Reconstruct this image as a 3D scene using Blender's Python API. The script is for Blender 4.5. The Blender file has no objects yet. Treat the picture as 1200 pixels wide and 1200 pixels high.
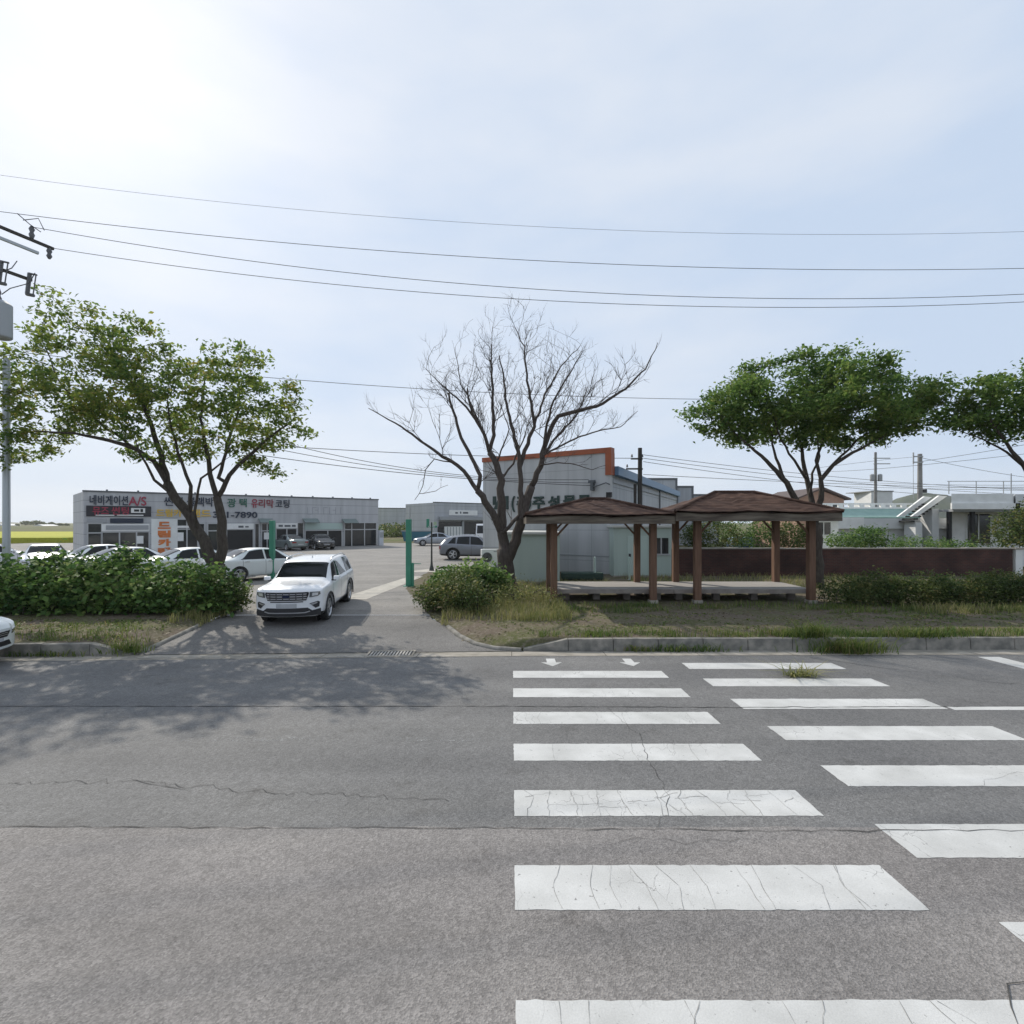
import bpy, bmesh, math, random
import numpy as np
from mathutils import Vector, Matrix
rnd = random.Random(7); rng = np.random.default_rng(7)
SC = bpy.context.scene; COL = SC.collection
R = math.radians
CZ, HY, F = 2.5, 612.0, 600.0          # camera height, horizon row and focal length in photo pixels
def P(x, y, Y):                        # a photo pixel at a chosen depth -> the point in the place
    return Vector(((x - 600) / F * Y, Y, CZ - (y - HY) / F * Y))
GZ = -0.10                             # level of the verge and the yard
# ------------------------------------------------------------------ materials
MATS = {}
def mat(name, col, rough=.6, metal=0.0, col2=None, scale=6.0, detail=4, bump=0.0, bscale=None, coat=0.0, contrast=(.35, .65), emit=None, spec=.5, stretch=None):
    if name in MATS: return MATS[name]
    m = bpy.data.materials.new(name); m.use_nodes = True
    nt = m.node_tree; b = nt.nodes['Principled BSDF']
    b.inputs['Roughness'].default_value = rough; b.inputs['Metallic'].default_value = metal
    b.inputs['Base Color'].default_value = (*col, 1); b.inputs['Specular IOR Level'].default_value = spec
    if coat: b.inputs['Coat Weight'].default_value = coat; b.inputs['Coat Roughness'].default_value = .05
    if emit: b.inputs['Emission Color'].default_value = (*emit[0], 1); b.inputs['Emission Strength'].default_value = emit[1]
    if col2 is not None or bump:
        tc = nt.nodes.new('ShaderNodeTexCoord'); src = tc.outputs['Object']
        if stretch:
            mp = nt.nodes.new('ShaderNodeMapping'); mp.inputs['Scale'].default_value = stretch
            nt.links.new(src, mp.inputs['Vector']); src = mp.outputs['Vector']
    if col2 is not None:
        n = nt.nodes.new('ShaderNodeTexNoise'); n.inputs['Scale'].default_value = scale; n.inputs['Detail'].default_value = detail
        nt.links.new(src, n.inputs['Vector'])
        r = nt.nodes.new('ShaderNodeValToRGB'); r.color_ramp.elements[0].position = contrast[0]; r.color_ramp.elements[1].position = contrast[1]
        r.color_ramp.elements[0].color = (*col, 1); r.color_ramp.elements[1].color = (*col2, 1)
        nt.links.new(n.outputs['Fac'], r.inputs['Fac']); nt.links.new(r.outputs['Color'], b.inputs['Base Color'])
    if bump:
        n2 = nt.nodes.new('ShaderNodeTexNoise'); n2.inputs['Scale'].default_value = bscale or scale * 4; n2.inputs['Detail'].default_value = 3
        nt.links.new(src, n2.inputs['Vector'])
        bp = nt.nodes.new('ShaderNodeBump'); bp.inputs['Strength'].default_value = bump; bp.inputs['Distance'].default_value = .02
        nt.links.new(n2.outputs['Fac'], bp.inputs['Height']); nt.links.new(bp.outputs['Normal'], b.inputs['Normal'])
    MATS[name] = m; return m
def leafmat(name, c1, c2, trans=.4, c3=None, rough=.6):
    m = bpy.data.materials.new(name); m.use_nodes = True; nt = m.node_tree
    b = nt.nodes['Principled BSDF']; b.inputs['Roughness'].default_value = rough; b.inputs['Specular IOR Level'].default_value = .22
    g = nt.nodes.new('ShaderNodeNewGeometry'); r = nt.nodes.new('ShaderNodeValToRGB')
    e = r.color_ramp.elements; e[0].color = (*c1, 1); e[1].color = (*c2, 1)
    if c3: x = e.new(.94); x.color = (*c2, 1); e[2].color = (*c3, 1)
    tc = nt.nodes.new('ShaderNodeTexCoord'); n = nt.nodes.new('ShaderNodeTexNoise'); n.inputs['Scale'].default_value = .9; n.inputs['Detail'].default_value = 2
    nt.links.new(tc.outputs['Object'], n.inputs['Vector'])
    ma = nt.nodes.new('ShaderNodeMath'); ma.operation = 'MULTIPLY_ADD'; ma.inputs[1].default_value = 1.6; ma.inputs[2].default_value = -.8
    nt.links.new(n.outputs['Fac'], ma.inputs[0])
    mb = nt.nodes.new('ShaderNodeMath'); mb.operation = 'ADD'; mb.use_clamp = True
    nt.links.new(ma.outputs[0], mb.inputs[0]); nt.links.new(g.outputs['Random Per Island'], mb.inputs[1])
    nt.links.new(mb.outputs[0], r.inputs['Fac']); nt.links.new(r.outputs['Color'], b.inputs['Base Color'])
    t = nt.nodes.new('ShaderNodeBsdfTranslucent'); nt.links.new(r.outputs['Color'], t.inputs['Color'])
    mx = nt.nodes.new('ShaderNodeMixShader'); mx.inputs[0].default_value = trans
    nt.links.new(b.outputs[0], mx.inputs[1]); nt.links.new(t.outputs[0], mx.inputs[2])
    nt.links.new(mx.outputs[0], nt.nodes['Material Output'].inputs['Surface'])
    return m
# ------------------------------------------------------------------ objects
def tag(o, label=None, cat=None, group=None, kind=None):
    if label: o['label'] = label
    if cat: o['category'] = cat
    if group: o['group'] = group
    if kind: o['kind'] = kind
    return o
def empty(name, loc, rz=0.0, label=None, cat=None, group=None):
    o = bpy.data.objects.new(name, None); COL.objects.link(o); o.location = loc; o.rotation_euler = (0, 0, rz)
    o.empty_display_size = .2
    return tag(o, label, cat, group)
def link(name, me, m=None, parent=None, smooth=None):
    o = bpy.data.objects.new(name, me); COL.objects.link(o)
    if m is not None:
        for q in (m if isinstance(m, (list, tuple)) else [m]): me.materials.append(q)
    if parent is not None: o.parent = parent
    if smooth is not None:
        me.polygons.foreach_set('use_smooth', [True] * len(me.polygons))
        if smooth < 180: me.set_sharp_from_angle(angle=R(smooth))
    return o
class MB:
    def __init__(s): s.v = []; s.f = []; s.marks = []
    def add(s, vs, fs):
        k = len(s.v); s.marks.append((k, len(s.f))); s.v += [tuple(v) for v in vs]; s.f += [tuple(i + k for i in f) for f in fs]; return s
    def box(s, x0, x1, y0, y1, z0, z1, M=None):
        vs = [Vector(q) for q in ((x0,y0,z0),(x1,y0,z0),(x1,y1,z0),(x0,y1,z0),(x0,y0,z1),(x1,y0,z1),(x1,y1,z1),(x0,y1,z1))]
        if M is not None: vs = [M @ v for v in vs]
        return s.add(vs, [(0,3,2,1),(4,5,6,7),(0,1,5,4),(1,2,6,5),(2,3,7,6),(3,0,4,7)])
    def prism(s, pts, z0, z1, M=None):          # polygon (counter-clockwise) in xy, z0..z1
        n = len(pts); vs = [Vector((p[0], p[1], z0)) for p in pts] + [Vector((p[0], p[1], z1)) for p in pts]
        if M is not None: vs = [M @ v for v in vs]
        return s.add(vs, [tuple(range(n))[::-1], tuple(range(n, 2 * n))] + [(i, (i+1) % n, n + (i+1) % n, n + i) for i in range(n)])
    def tube(s, pts, rad, n=8, cap=True):
        pts = [Vector(p) for p in pts]
        if not isinstance(rad, (list, tuple)): rad = [rad] * len(pts)
        up = None; vs = []
        for i, p in enumerate(pts):
            t = (pts[min(i+1, len(pts)-1)] - pts[max(i-1, 0)]).normalized()
            if up is None: up = t.orthogonal().normalized()
            a = (up - t * up.dot(t))
            a = a.normalized() if a.length > 1e-6 else t.orthogonal().normalized()
            up = a; b = t.cross(a)
            for k in range(n):
                q = 2 * math.pi * k / n; vs.append(p + (a * math.cos(q) + b * math.sin(q)) * rad[i])
        fs = [(i*n+k, i*n+(k+1) % n, (i+1)*n+(k+1) % n, (i+1)*n+k) for i in range(len(pts)-1) for k in range(n)]
        if cap: fs += [tuple(range(n))[::-1], tuple(range((len(pts)-1)*n, len(pts)*n))]
        return s.add(vs, fs)
    def lathe(s, prof, n=24, M=None, close=False):      # profile (r, h) turned about the local z axis
        vs = []
        for r, h in prof:
            for k in range(n):
                q = 2 * math.pi * k / n; v = Vector((r * math.cos(q), r * math.sin(q), h)); vs.append(M @ v if M is not None else v)
        m = len(prof); fs = []
        for i in range(m if close else m - 1):
            j = (i + 1) % m
            for k in range(n): fs.append((i*n+k, i*n+(k+1) % n, j*n+(k+1) % n, j*n+k))
        if not close: fs += [tuple(range(n))[::-1], tuple(range((m-1)*n, m*n))]
        return s.add(vs, fs)
    def build(s, name, m=None, parent=None, smooth=None, bevel=0.0):
        me = bpy.data.meshes.new(name); me.from_pydata(s.v, [], s.f)
        if bevel or smooth is not None:
            bm = bmesh.new(); bm.from_mesh(me)
            bmesh.ops.recalc_face_normals(bm, faces=bm.faces)
            if bevel:
                ed = [e for e in bm.edges if len(e.link_faces) == 2 and e.calc_face_angle(0) > .5]
                bmesh.ops.bevel(bm, geom=ed, offset=bevel, segments=2, affect='EDGES', profile=.6, clamp_overlap=True)
            bm.to_mesh(me); bm.free()
        me.update(); return link(name, me, m, parent, smooth)
def each(mb, name, m=None, parent=None, root=None, **k):      # every added shape becomes a part of its own
    out = []; mk = mb.marks + [(len(mb.v), len(mb.f))]
    for (v0, f0), (v1, f1) in zip(mk[:-1], mk[1:]):
        q = MB(); q.add(mb.v[v0:v1], [tuple(i - v0 for i in f) for f in mb.f[f0:f1]]); o = q.build(name, m, parent, **k)
        if root is not None: keep(o, root)
        out.append(o)
    return out
def np_mesh(name, V, Fq, m, parent=None, smooth=False):
    me = bpy.data.meshes.new(name); V = np.asarray(V, np.float32); Fq = np.asarray(Fq, np.int32); k = Fq.shape[1]
    me.vertices.add(len(V)); me.vertices.foreach_set('co', V.ravel())
    me.loops.add(Fq.size); me.loops.foreach_set('vertex_index', Fq.ravel())
    me.polygons.add(len(Fq)); me.polygons.foreach_set('loop_start', np.arange(0, Fq.size, k, dtype=np.int32))
    me.polygons.foreach_set('loop_total', np.full(len(Fq), k, np.int32))
    me.update(calc_edges=True); me.validate()
    return link(name, me, m, parent, 180 if smooth else None)
def struct(name, mb, m, **k):
    return tag(mb.build(name, m, **k), kind='structure')
def text_mesh(body, size, depth=.03, bold=.0, spacing=1.0):
    c = bpy.data.curves.new('lettering', 'FONT'); c.body = body; c.size = size; c.extrude = depth / 2; c.offset = bold; c.resolution_u = 3; c.space_character = spacing
    o = bpy.data.objects.new('lettering', c); COL.objects.link(o)
    bpy.context.view_layer.update()
    me = bpy.data.meshes.new_from_object(o.evaluated_get(bpy.context.evaluated_depsgraph_get()))
    bpy.data.objects.remove(o); bpy.data.curves.remove(c); return me
class Face:                             # an upright wall plane through A and B (left and right as the camera sees it)
    def __init__(s, A, B, z0=GZ):
        s.A = Vector((A[0], A[1], z0)); B = Vector((B[0], B[1], z0)); s.L = (B - s.A).length
        s.u = (B - s.A).normalized(); s.n = Vector((s.u.y, -s.u.x, 0))     # n looks at the camera
        s.M = Matrix(((s.u.x, 0, s.n.x, s.A.x), (s.u.y, 0, s.n.y, s.A.y), (0, 1, 0, s.A.z), (0, 0, 0, 1)))   # local (u, up, out)
    def uv(s, px, py):
        d = Vector(((px - 600) / F, 1, -(py - HY) / F)); o = Vector((0, 0, CZ))
        t = (s.A - o).dot(s.n) / d.dot(s.n); p = o + d * t - s.A
        return p.dot(s.u), p.z
    def rect(s, x0, y0, x1, y1):
        xm, ym = (x0 + x1) / 2, (y0 + y1) / 2
        return s.uv(x0, ym)[0], s.uv(x1, ym)[0], s.uv(xm, y1)[1], s.uv(xm, y0)[1]
    def slab(s, mb, x0, y0, x1, y1, a=.0, b=.05, v0=None):
        u0, u1, w0, w1 = s.rect(x0, y0, x1, y1)
        if v0 is not None: w0 = v0
        mb.box(u0, u1, w0, w1, a, b, s.M); return mb
    def text(s, body, x0, y0, x1, y1, m, parent, out=.06, bold=.012, name='lettering', depth=.05):
        u0, u1, v0, v1 = s.rect(x0, y0, x1, y1)
        me = text_mesh(body, 1.0, depth, 0); n = len(me.vertices)
        co = np.empty(n * 3, np.float32); me.vertices.foreach_get('co', co); co = co.reshape(-1, 3)
        lo, hi = co.min(0), co.max(0); W, H = u1 - u0, v1 - v0
        if bold:
            bpy.data.meshes.remove(me); sc = (W / (hi[0]-lo[0]) + H / (hi[1]-lo[1])) / 2
            me = text_mesh(body, 1.0, depth, bold / sc); n = len(me.vertices)
            co = np.empty(n * 3, np.float32); me.vertices.foreach_get('co', co); co = co.reshape(-1, 3); lo, hi = co.min(0), co.max(0)
        q = np.empty_like(co); q[:, 0] = u0 + (co[:, 0]-lo[0]) / (hi[0]-lo[0]) * W; q[:, 1] = v0 + (co[:, 1]-lo[1]) / (hi[1]-lo[1]) * H
        q[:, 2] = out + np.sign(co[:, 2]) * depth / 2
        M = np.array(s.M); w = q @ M[:3, :3].T + M[:3, 3]
        me.vertices.foreach_set('co', w.astype(np.float32).ravel()); me.update()
        return link(name, me, m, parent)
def keep(o, root):                      # parent a mesh built in world coordinates under an empty that stands elsewhere
    o.parent = root; o.matrix_parent_inverse = root.matrix_basis.inverted(); return o
# ------------------------------------------------------------------ leaves, twigs, grass
def leaf_quads(C, size, up=.5, aspect=.62, droop=0.0):
    N = len(C); nrm = rng.normal(size=(N, 3)); nrm[:, 2] = np.abs(nrm[:, 2]) + up; nrm /= np.linalg.norm(nrm, axis=1)[:, None]
    t = rng.normal(size=(N, 3)); t[:, 2] -= droop; t -= nrm * (t * nrm).sum(1)[:, None]; t /= np.linalg.norm(t, axis=1)[:, None]
    b = np.cross(nrm, t); s = (size * rng.uniform(.65, 1.3, N))[:, None]
    V = np.stack([C - t * s * .5, C + b * s * aspect * .5 + nrm * s * .08 - t * s * .06, C + t * s * .55 - nrm * s * .06, C - b * s * aspect * .5 + nrm * s * .08 - t * s * .06], 1).reshape(-1, 3)
    return V, np.arange(N * 4).reshape(-1, 4)
def grow(limbs, attract, step=.28, reach=1.6, kill=.42, iters=70, jitter=.25):
    """limbs: list of (points, r0, r1). Space colonisation from their nodes into the attraction points."""
    pos, par, rad, isl = [], [], [], []
    for pts, r0, r1, pi in limbs:
        pts = [Vector(p) for p in pts]; seg = []
        for a, b in zip(pts[:-1], pts[1:]):
            n = max(1, int((b - a).length / step))
            seg += [a + (b - a) * (k / n) for k in range(n)]
        seg.append(pts[-1])
        if pi is None: prev = -1
        else:
            d = [(Vector(q) - seg[0]).length for q in pos]; prev = int(np.argmin(d))
        for i, q in enumerate(seg):
            f = i / max(1, len(seg) - 1)
            if i == 0 and prev >= 0: rad_i = min(r0, rad[prev])
            w = Vector((rnd.gauss(0, .02), rnd.gauss(0, .02), rnd.gauss(0, .015))) if 0 < i < len(seg) - 1 else Vector()
            pos.append(tuple(q + w)); par.append(prev); rad.append(r0 + (r1 - r0) * f); isl.append(True); prev = len(pos) - 1
    A = np.array(attract, float); Pn = np.array(pos); alive = np.ones(len(A), bool)
    for it in range(iters):
        if not alive.any(): break
        a = A[alive]; best = np.full(len(a), 1e9); bi = np.zeros(len(a), int)
        for c0 in range(0, len(Pn), 4000):
            d = np.linalg.norm(a[:, None, :] - Pn[None, c0:c0+4000], axis=2); j = d.argmin(1); dm = d[np.arange(len(a)), j]
            u = dm < best; best[u] = dm[u]; bi[u] = j[u] + c0
        idx = np.where(alive)[0]; alive[idx[best < kill]] = False
        ok = (best >= kill) & (best < reach)
        if not ok.any():
            if reach > 6: break
            reach *= 1.4; continue
        new = []
        for k in np.unique(bi[ok]):
            v = a[ok & (bi == k)] - Pn[k]; v /= np.linalg.norm(v, axis=1)[:, None]; v = v.sum(0) + rng.normal(size=3) * jitter
            L = np.linalg.norm(v)
            if L < 1e-3: continue
            if par[k] >= 0:
                p0 = Pn[k] - Pn[par[k]]; p0 = p0 / (np.linalg.norm(p0) + 1e-9); v = v / L + p0 * .45; L = np.linalg.norm(v)
            new.append((k, Pn[k] + v / L * step * rng.uniform(.75, 1.15)))
        if not new: break
        for k, q in new:
            par.append(int(k)); rad.append(0.0); isl.append(False)
        Pn = np.vstack([Pn, [q for _, q in new]])
    return Pn, par, rad, isl
def sprout(mb, p, d, L, r, depth):
    pts = [Vector(p)]; d = d.normalized(); n = 4 if depth else 3
    for i in range(n):
        d = (d + Vector((rnd.gauss(0, .16), rnd.gauss(0, .16), rnd.gauss(.07, .12)))).normalized(); pts.append(pts[-1] + d * L / n)
    mb.tube(pts, [r * (1 - .72 * i / n) for i in range(n + 1)], 4 if r > .012 else 3, cap=False)
    if depth:
        for k in range(rnd.randint(3, 5)):
            i = rnd.randint(1, n); ax = Vector((rnd.gauss(0,1), rnd.gauss(0,1), rnd.gauss(0,1))).normalized()
            dd = (d + ax * rnd.uniform(.5, .95) + Vector((0, 0, .2))); sprout(mb, pts[i], dd, L * rnd.uniform(.45, .72), r * .6, depth - 1)
def branch_mesh(name, Pn, par, rad, isl, m, parent, tip=.006, expo=2.3, rmax=.07, sides=(9, 5, 3)):
    n = len(Pn); ch = [[] for _ in range(n)]
    for i, p in enumerate(par):
        if p >= 0: ch[p].append(i)
    r = [0.0] * n
    for i in range(n - 1, -1, -1):
        if isl[i]: r[i] = rad[i]
        else:
            s = sum(r[c] ** expo for c in ch[i]); r[i] = min(rmax, max(tip, s ** (1 / expo) * 1.0 if s else tip))
    mb = MB(); done = set()
    def chain(i0, start):
        ids = ([start] if start >= 0 else []) + [i0]; cur = i0
        while ch[cur]:
            if isl[i0]:
                nx = cur + 1
                if nx not in ch[cur] or not isl[nx]: break
            else: nx = max(ch[cur], key=lambda c: r[c])
            ids.append(nx); cur = nx
        return ids
    roots = [i for i in range(n) if par[i] < 0]; stack = [(i, -1) for i in roots]
    while stack:
        i0, st = stack.pop()
        ids = chain(i0, st); body = set(ids)
        for k in ids:
            if k == st: continue
            for c in ch[k]:
                if c not in body: stack.append((c, k))
        pts = [Vector(Pn[k]) for k in ids]
        rr = [min(r[k], r[i0]) if k == st else r[k] for k in ids]
        if len(pts) < 2: continue
        R0 = max(rr); mb.tube(pts, rr, sides[0] if R0 > .06 else (sides[1] if R0 > .018 else sides[2]), cap=(R0 > .03))
    return mb.build(name, m, parent, smooth=180), r, ch
def in_blobs(blobs, n, shell=.35):
    """points in a union of ellipsoids given as (centre, radii, weight)"""
    w = np.array([b[2] for b in blobs], float); w /= w.sum(); out = []
    for b, k in zip(blobs, rng.multinomial(n, w)):
        d = rng.normal(size=(k, 3)); d /= np.linalg.norm(d, axis=1)[:, None]
        rr = (shell + (1 - shell) * rng.random(k) ** .6)[:, None]
        out.append(np.array(b[0]) + d * rr * np.array(b[1]))
    return np.vstack(out)
def blades(pts, h, lean=.35, width=.012):
    """grass blades: one bent strip (two faces) each"""
    N = len(pts); a = rng.uniform(0, 2 * math.pi, N); d = np.stack([np.cos(a), np.sin(a), np.zeros(N)], 1); s = np.stack([-np.sin(a), np.cos(a), np.zeros(N)], 1)
    hh = (h * rng.uniform(.4, 1.25, N))[:, None]; le = (lean * rng.uniform(.2, 1.5, N))[:, None] * hh; w = (width * rng.uniform(.6, 1.4, N))[:, None]
    z = np.array([[0, 0, 1.]])
    p0, p1, p2 = pts, pts + z * hh * .62 + d * le * .4, pts + z * hh * .9 + d * le * 1.2
    V = np.stack([p0 - s * w, p0 + s * w, p1 + s * w * .8, p1 - s * w * .8, p2 + s * w * .15, p2 - s * w * .15], 1).reshape(-1, 3)
    k = np.arange(N)[:, None] * 6
    return V, np.vstack([k + np.array([[0, 1, 2, 3]]), k + np.array([[3, 2, 4, 5]])])
# ------------------------------------------------------------------ cars
def pchip(xs, ys):
    xs = np.array(xs, float); ys = np.array(ys, float); h = np.diff(xs); d = np.diff(ys) / h; m = np.zeros(len(xs))
    for i in range(1, len(xs) - 1):
        if d[i-1] * d[i] > 0: w1, w2 = 2*h[i] + h[i-1], h[i] + 2*h[i-1]; m[i] = (w1 + w2) / (w1 / d[i-1] + w2 / d[i])
    m[0], m[-1] = d[0], d[-1]
    def f(x):
        x = min(max(x, xs[0]), xs[-1]); i = min(max(int(np.searchsorted(xs, x)) - 1, 0), len(xs) - 2); t = (x - xs[i]) / h[i]
        return float((2*t**3 - 3*t*t + 1) * ys[i] + (t**3 - 2*t*t + t) * h[i] * m[i] + (3*t*t - 2*t**3) * ys[i+1] + (t**3 - t*t) * h[i] * m[i+1])
    return f
STA = {
 'suv': [(-2.35,.40,.84,.90,.66,1.00),(-2.31,.34,.89,.95,.68,1.12),(-2.17,.30,.93,1.03,.68,1.46),(-1.97,.28,.94,1.07,.69,1.60),(-1.2,.26,.95,1.09,.71,1.675),(-.3,.26,.95,1.09,.72,1.69),(.25,.26,.95,1.09,.71,1.66),(.45,.26,.95,1.08,.70,1.61),(1.08,.26,.95,1.07,.76,1.20),(1.25,.26,.95,1.06,.78,1.155),(1.9,.27,.94,1.045,.79,1.12),(2.2,.28,.925,1.02,.78,1.09),(2.31,.29,.905,.99,.76,1.06),(2.35,.31,.885,.95,.73,1.01)],
 'crossover': [(-2.35,.44,.80,.88,.62,.98),(-2.30,.36,.86,.97,.64,1.08),(-2.15,.32,.90,1.05,.62,1.24),(-1.9,.30,.92,1.10,.60,1.42),(-1.5,.28,.94,1.10,.62,1.56),(-.9,.27,.95,1.07,.64,1.65),(-.2,.26,.95,1.03,.66,1.68),(.3,.26,.95,1.01,.66,1.63),(.5,.26,.95,1.00,.66,1.57),(1.2,.26,.95,.97,.72,1.14),(1.4,.26,.95,.955,.74,1.08),(1.9,.28,.93,.90,.74,1.01),(2.2,.30,.90,.84,.70,.94),(2.32,.33,.86,.78,.64,.86),(2.35,.37,.82,.74,.60,.80)],
 'sedan': [(-2.35,.40,.76,.84,.60,.90),(-2.28,.32,.83,.92,.64,1.0),(-1.9,.26,.88,.95,.66,1.05),(-1.55,.24,.89,.95,.64,1.11),(-.85,.22,.90,.94,.58,1.38),(-.3,.22,.90,.93,.58,1.44),(.2,.22,.90,.92,.58,1.42),(.45,.22,.90,.91,.58,1.36),(1.15,.22,.90,.89,.68,.98),(1.4,.22,.90,.87,.70,.93),(2.0,.24,.87,.80,.67,.85),(2.25,.27,.83,.74,.64,.78),(2.35,.31,.78,.68,.58,.70)],
}
SPEC = {
 'suv': dict(wb=2.74, wx=.03, rw=.37, front=(-.02,.98,.42), rear=(-.92,-.1,-.1), quarter=(-1.83,-1.0,-1.72), wind=(.44,1.02), back=(-2.24,-2.02)),
 'crossover': dict(wb=2.70, wx=.03, rw=.385, front=(-.12,1.05,.46), rear=(-1.08,-.18,-.98), quarter=(-1.72,-1.14,-1.30), wind=(.48,1.14), back=(-2.2,-1.8)),
 'sedan': dict(wb=2.75, wx=.03, rw=.33, front=(-.18,.98,.30), rear=(-1.3,-.26,-.82), quarter=None, wind=(.42,1.12), back=(-1.56,-.88)),
}
def car(label, loc, heading, kind, paint, group=None, pitch=0.0, detail=1, trim=None, name='parked_car', cat='car', scale=1.0):
    st, sp = STA[kind], SPEC[kind]; xs = [s[0] for s in st]; f = [pchip(xs, [s[j] for s in st]) for j in range(1, 6)]
    xr, xf = xs[0], xs[-1]; H = max(s[5] for s in st)
    root = empty(name, loc, 0, label, cat, group); root.rotation_euler = (0, pitch, heading); root.scale = (scale,) * 3
    def shift(x, y, w):
        q = min(1, abs(y) / w); a = max(0, (x - (xf - .75)) / .75); b = max(0, ((xr + .6) - x) / .6)
        return x - .26 * a * q ** 2.6 + .13 * b * q ** 2.6
    vi = list(range(9))
    def ring(x):
        zb, w, zs, wt, zt = [g(x) for g in f]
        ys = [0, .82*w, .97*w, w, .985*w, .95*w, wt, .84*wt, 0]
        zz = [zb, zb, zb+.10, zb+.5*(zs-zb), zs-.05, zs+.012, zt-.05, zt-.014, zt]
        return pchip(vi, ys), pchip(vi, zz), w
    cache = {}
    def S(x, v, side):
        k = round(x, 4)
        if k not in cache: cache[k] = ring(x)
        a, b, w = cache[k]; y = a(v)
        return Vector((shift(x, y, w), side * y, b(v)))
    NU = 46 if detail else 30
    us = sorted(set([round(xr + (xf - xr) * (.5 - .5 * math.cos(math.pi * i / NU)) , 4) for i in range(NU + 1)]))
    vs = [i / 3 for i in range(25)]
    mb = MB(); n = 2 * len(vs) - 2
    loops = []
    for x in us: loops.append([S(x, v, 1) for v in vs] + [S(x, v, -1) for v in vs[-2:0:-1]])
    def cap(x):
        base = loops[-1] if x > 0 else loops[0]; w = f[1](x); zb, zt = f[0](x), f[4](x); zc = (zb + zt) / 2; out = []
        for k in (.93, .8, .6, .35, .02):
            out.append([Vector((shift(x, p.y * k, w) + math.copysign(.004 * (1 - k * k), x), p.y * k, zc + (p.z - zc) * k)) for p in base])
        return out
    loops = cap(xr)[::-1] + loops + cap(xf)
    for l in loops: mb.v += [tuple(p) for p in l]
    for i in range(len(loops) - 1):
        for k in range(n): mb.f.append((i*n+k, i*n+(k+1) % n, (i+1)*n+(k+1) % n, (i+1)*n+k))
    mb.f += [tuple(range(n))[::-1], tuple(range((len(loops)-1)*n, len(loops)*n))]
    body = mb.build('body', paint, root, smooth=35)
    cut = MB(); ax = [sp['wx'] + sp['wb'] / 2, sp['wx'] - sp['wb'] / 2]; W = max(s[2] for s in st); rw = sp['rw']
    tall = kind != 'sedan'; ra = rw + (.075 if tall else .05)
    for x in ax:
        for sd in (1, -1):
            cut.lathe([(ra, -.3), (ra, .2)], 28, Matrix.Translation((x, sd * (W - .02), rw)) @ Matrix.Rotation(-sd * math.pi / 2, 4, 'X'))
    co = cut.build('cut', None, smooth=60)
    co.parent = root
    md = body.modifiers.new('b', 'BOOLEAN'); md.object = co; md.operation = 'DIFFERENCE'; md.solver = 'EXACT'
    bpy.context.view_layer.update()
    me = bpy.data.meshes.new_from_object(body.evaluated_get(bpy.context.evaluated_depsgraph_get()))
    body.modifiers.clear(); old = body.data; body.data = me; bpy.data.meshes.remove(old); bpy.data.objects.remove(co)
    if len(me.materials) == 0: me.materials.append(paint)
    me.polygons.foreach_set('use_smooth', [True] * len(me.polygons)); me.set_sharp_from_angle(angle=R(35))
    def patch(b0, b1, t0, t1, v0, v1, sides=(1,), off=.006, cross=False, nu=8, nv=5, m=None, nm='window', par=root):
        mb2 = MB()
        for sd in sides:
            g = []
            vv = [v0 + (v1 - v0) * j / nv for j in range(nv + 1)]
            cols = [(v, sd) for v in vv] + ([(v, -sd) for v in vv[::-1]][1 if v1 >= 8 else 0:] if cross else [])
            for i in range(nu + 1):
                row = []
                for v, q in cols:
                    a = (v - v0) / (v1 - v0 + 1e-9); x = (b0 + (b1 - b0) * i / nu) * (1 - a) + (t0 + (t1 - t0) * i / nu) * a
                    p = S(x, v, q); du = S(x + .02, v, q) - S(x - .02, v, q); dv = S(x, min(8, v + .05), q) - S(x, max(0, v - .05), q)
                    nn = du.cross(dv); c = p - Vector((p.x * .8, 0, .75))
                    if nn.length < 1e-9: nn = c
                    nn.normalize()
                    if nn.dot(c) < 0: nn = -nn
                    row.append(p + nn * off)
                g.append(row)
            k = len(mb2.v); c = len(cols)
            for row in g: mb2.v += [tuple(p) for p in row]
            for i in range(nu):
                for j in range(c - 1): mb2.f.append((k+i*c+j, k+i*c+j+1, k+(i+1)*c+j+1, k+(i+1)*c+j))
        return mb2.build(nm, m, par, smooth=180)
    gl, bk, ch = M_glass, M_trim, M_chrome
    for sd in (1, -1):
        for q in ('front', 'rear', 'quarter'):
            if sp[q]: a, b, c = sp[q]; r = {'front': (a, b, a, c), 'rear': (a, b, c, b), 'quarter': (a, b, c, b)}[q]; patch(*r, 5.1, 5.88, (sd,), m=gl)
    patch(*sp['wind'], *sp['wind'], 6.12, 8, cross=True, m=gl, nm='windscreen', nv=8)
    patch(*sp['back'], *sp['back'], 6.15, 8, cross=True, m=gl, nm='rear_window', nv=8)
    def xface(y, z, s):
        x = xf if s > 0 else xr; return shift(x, y, f[1](x))
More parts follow.
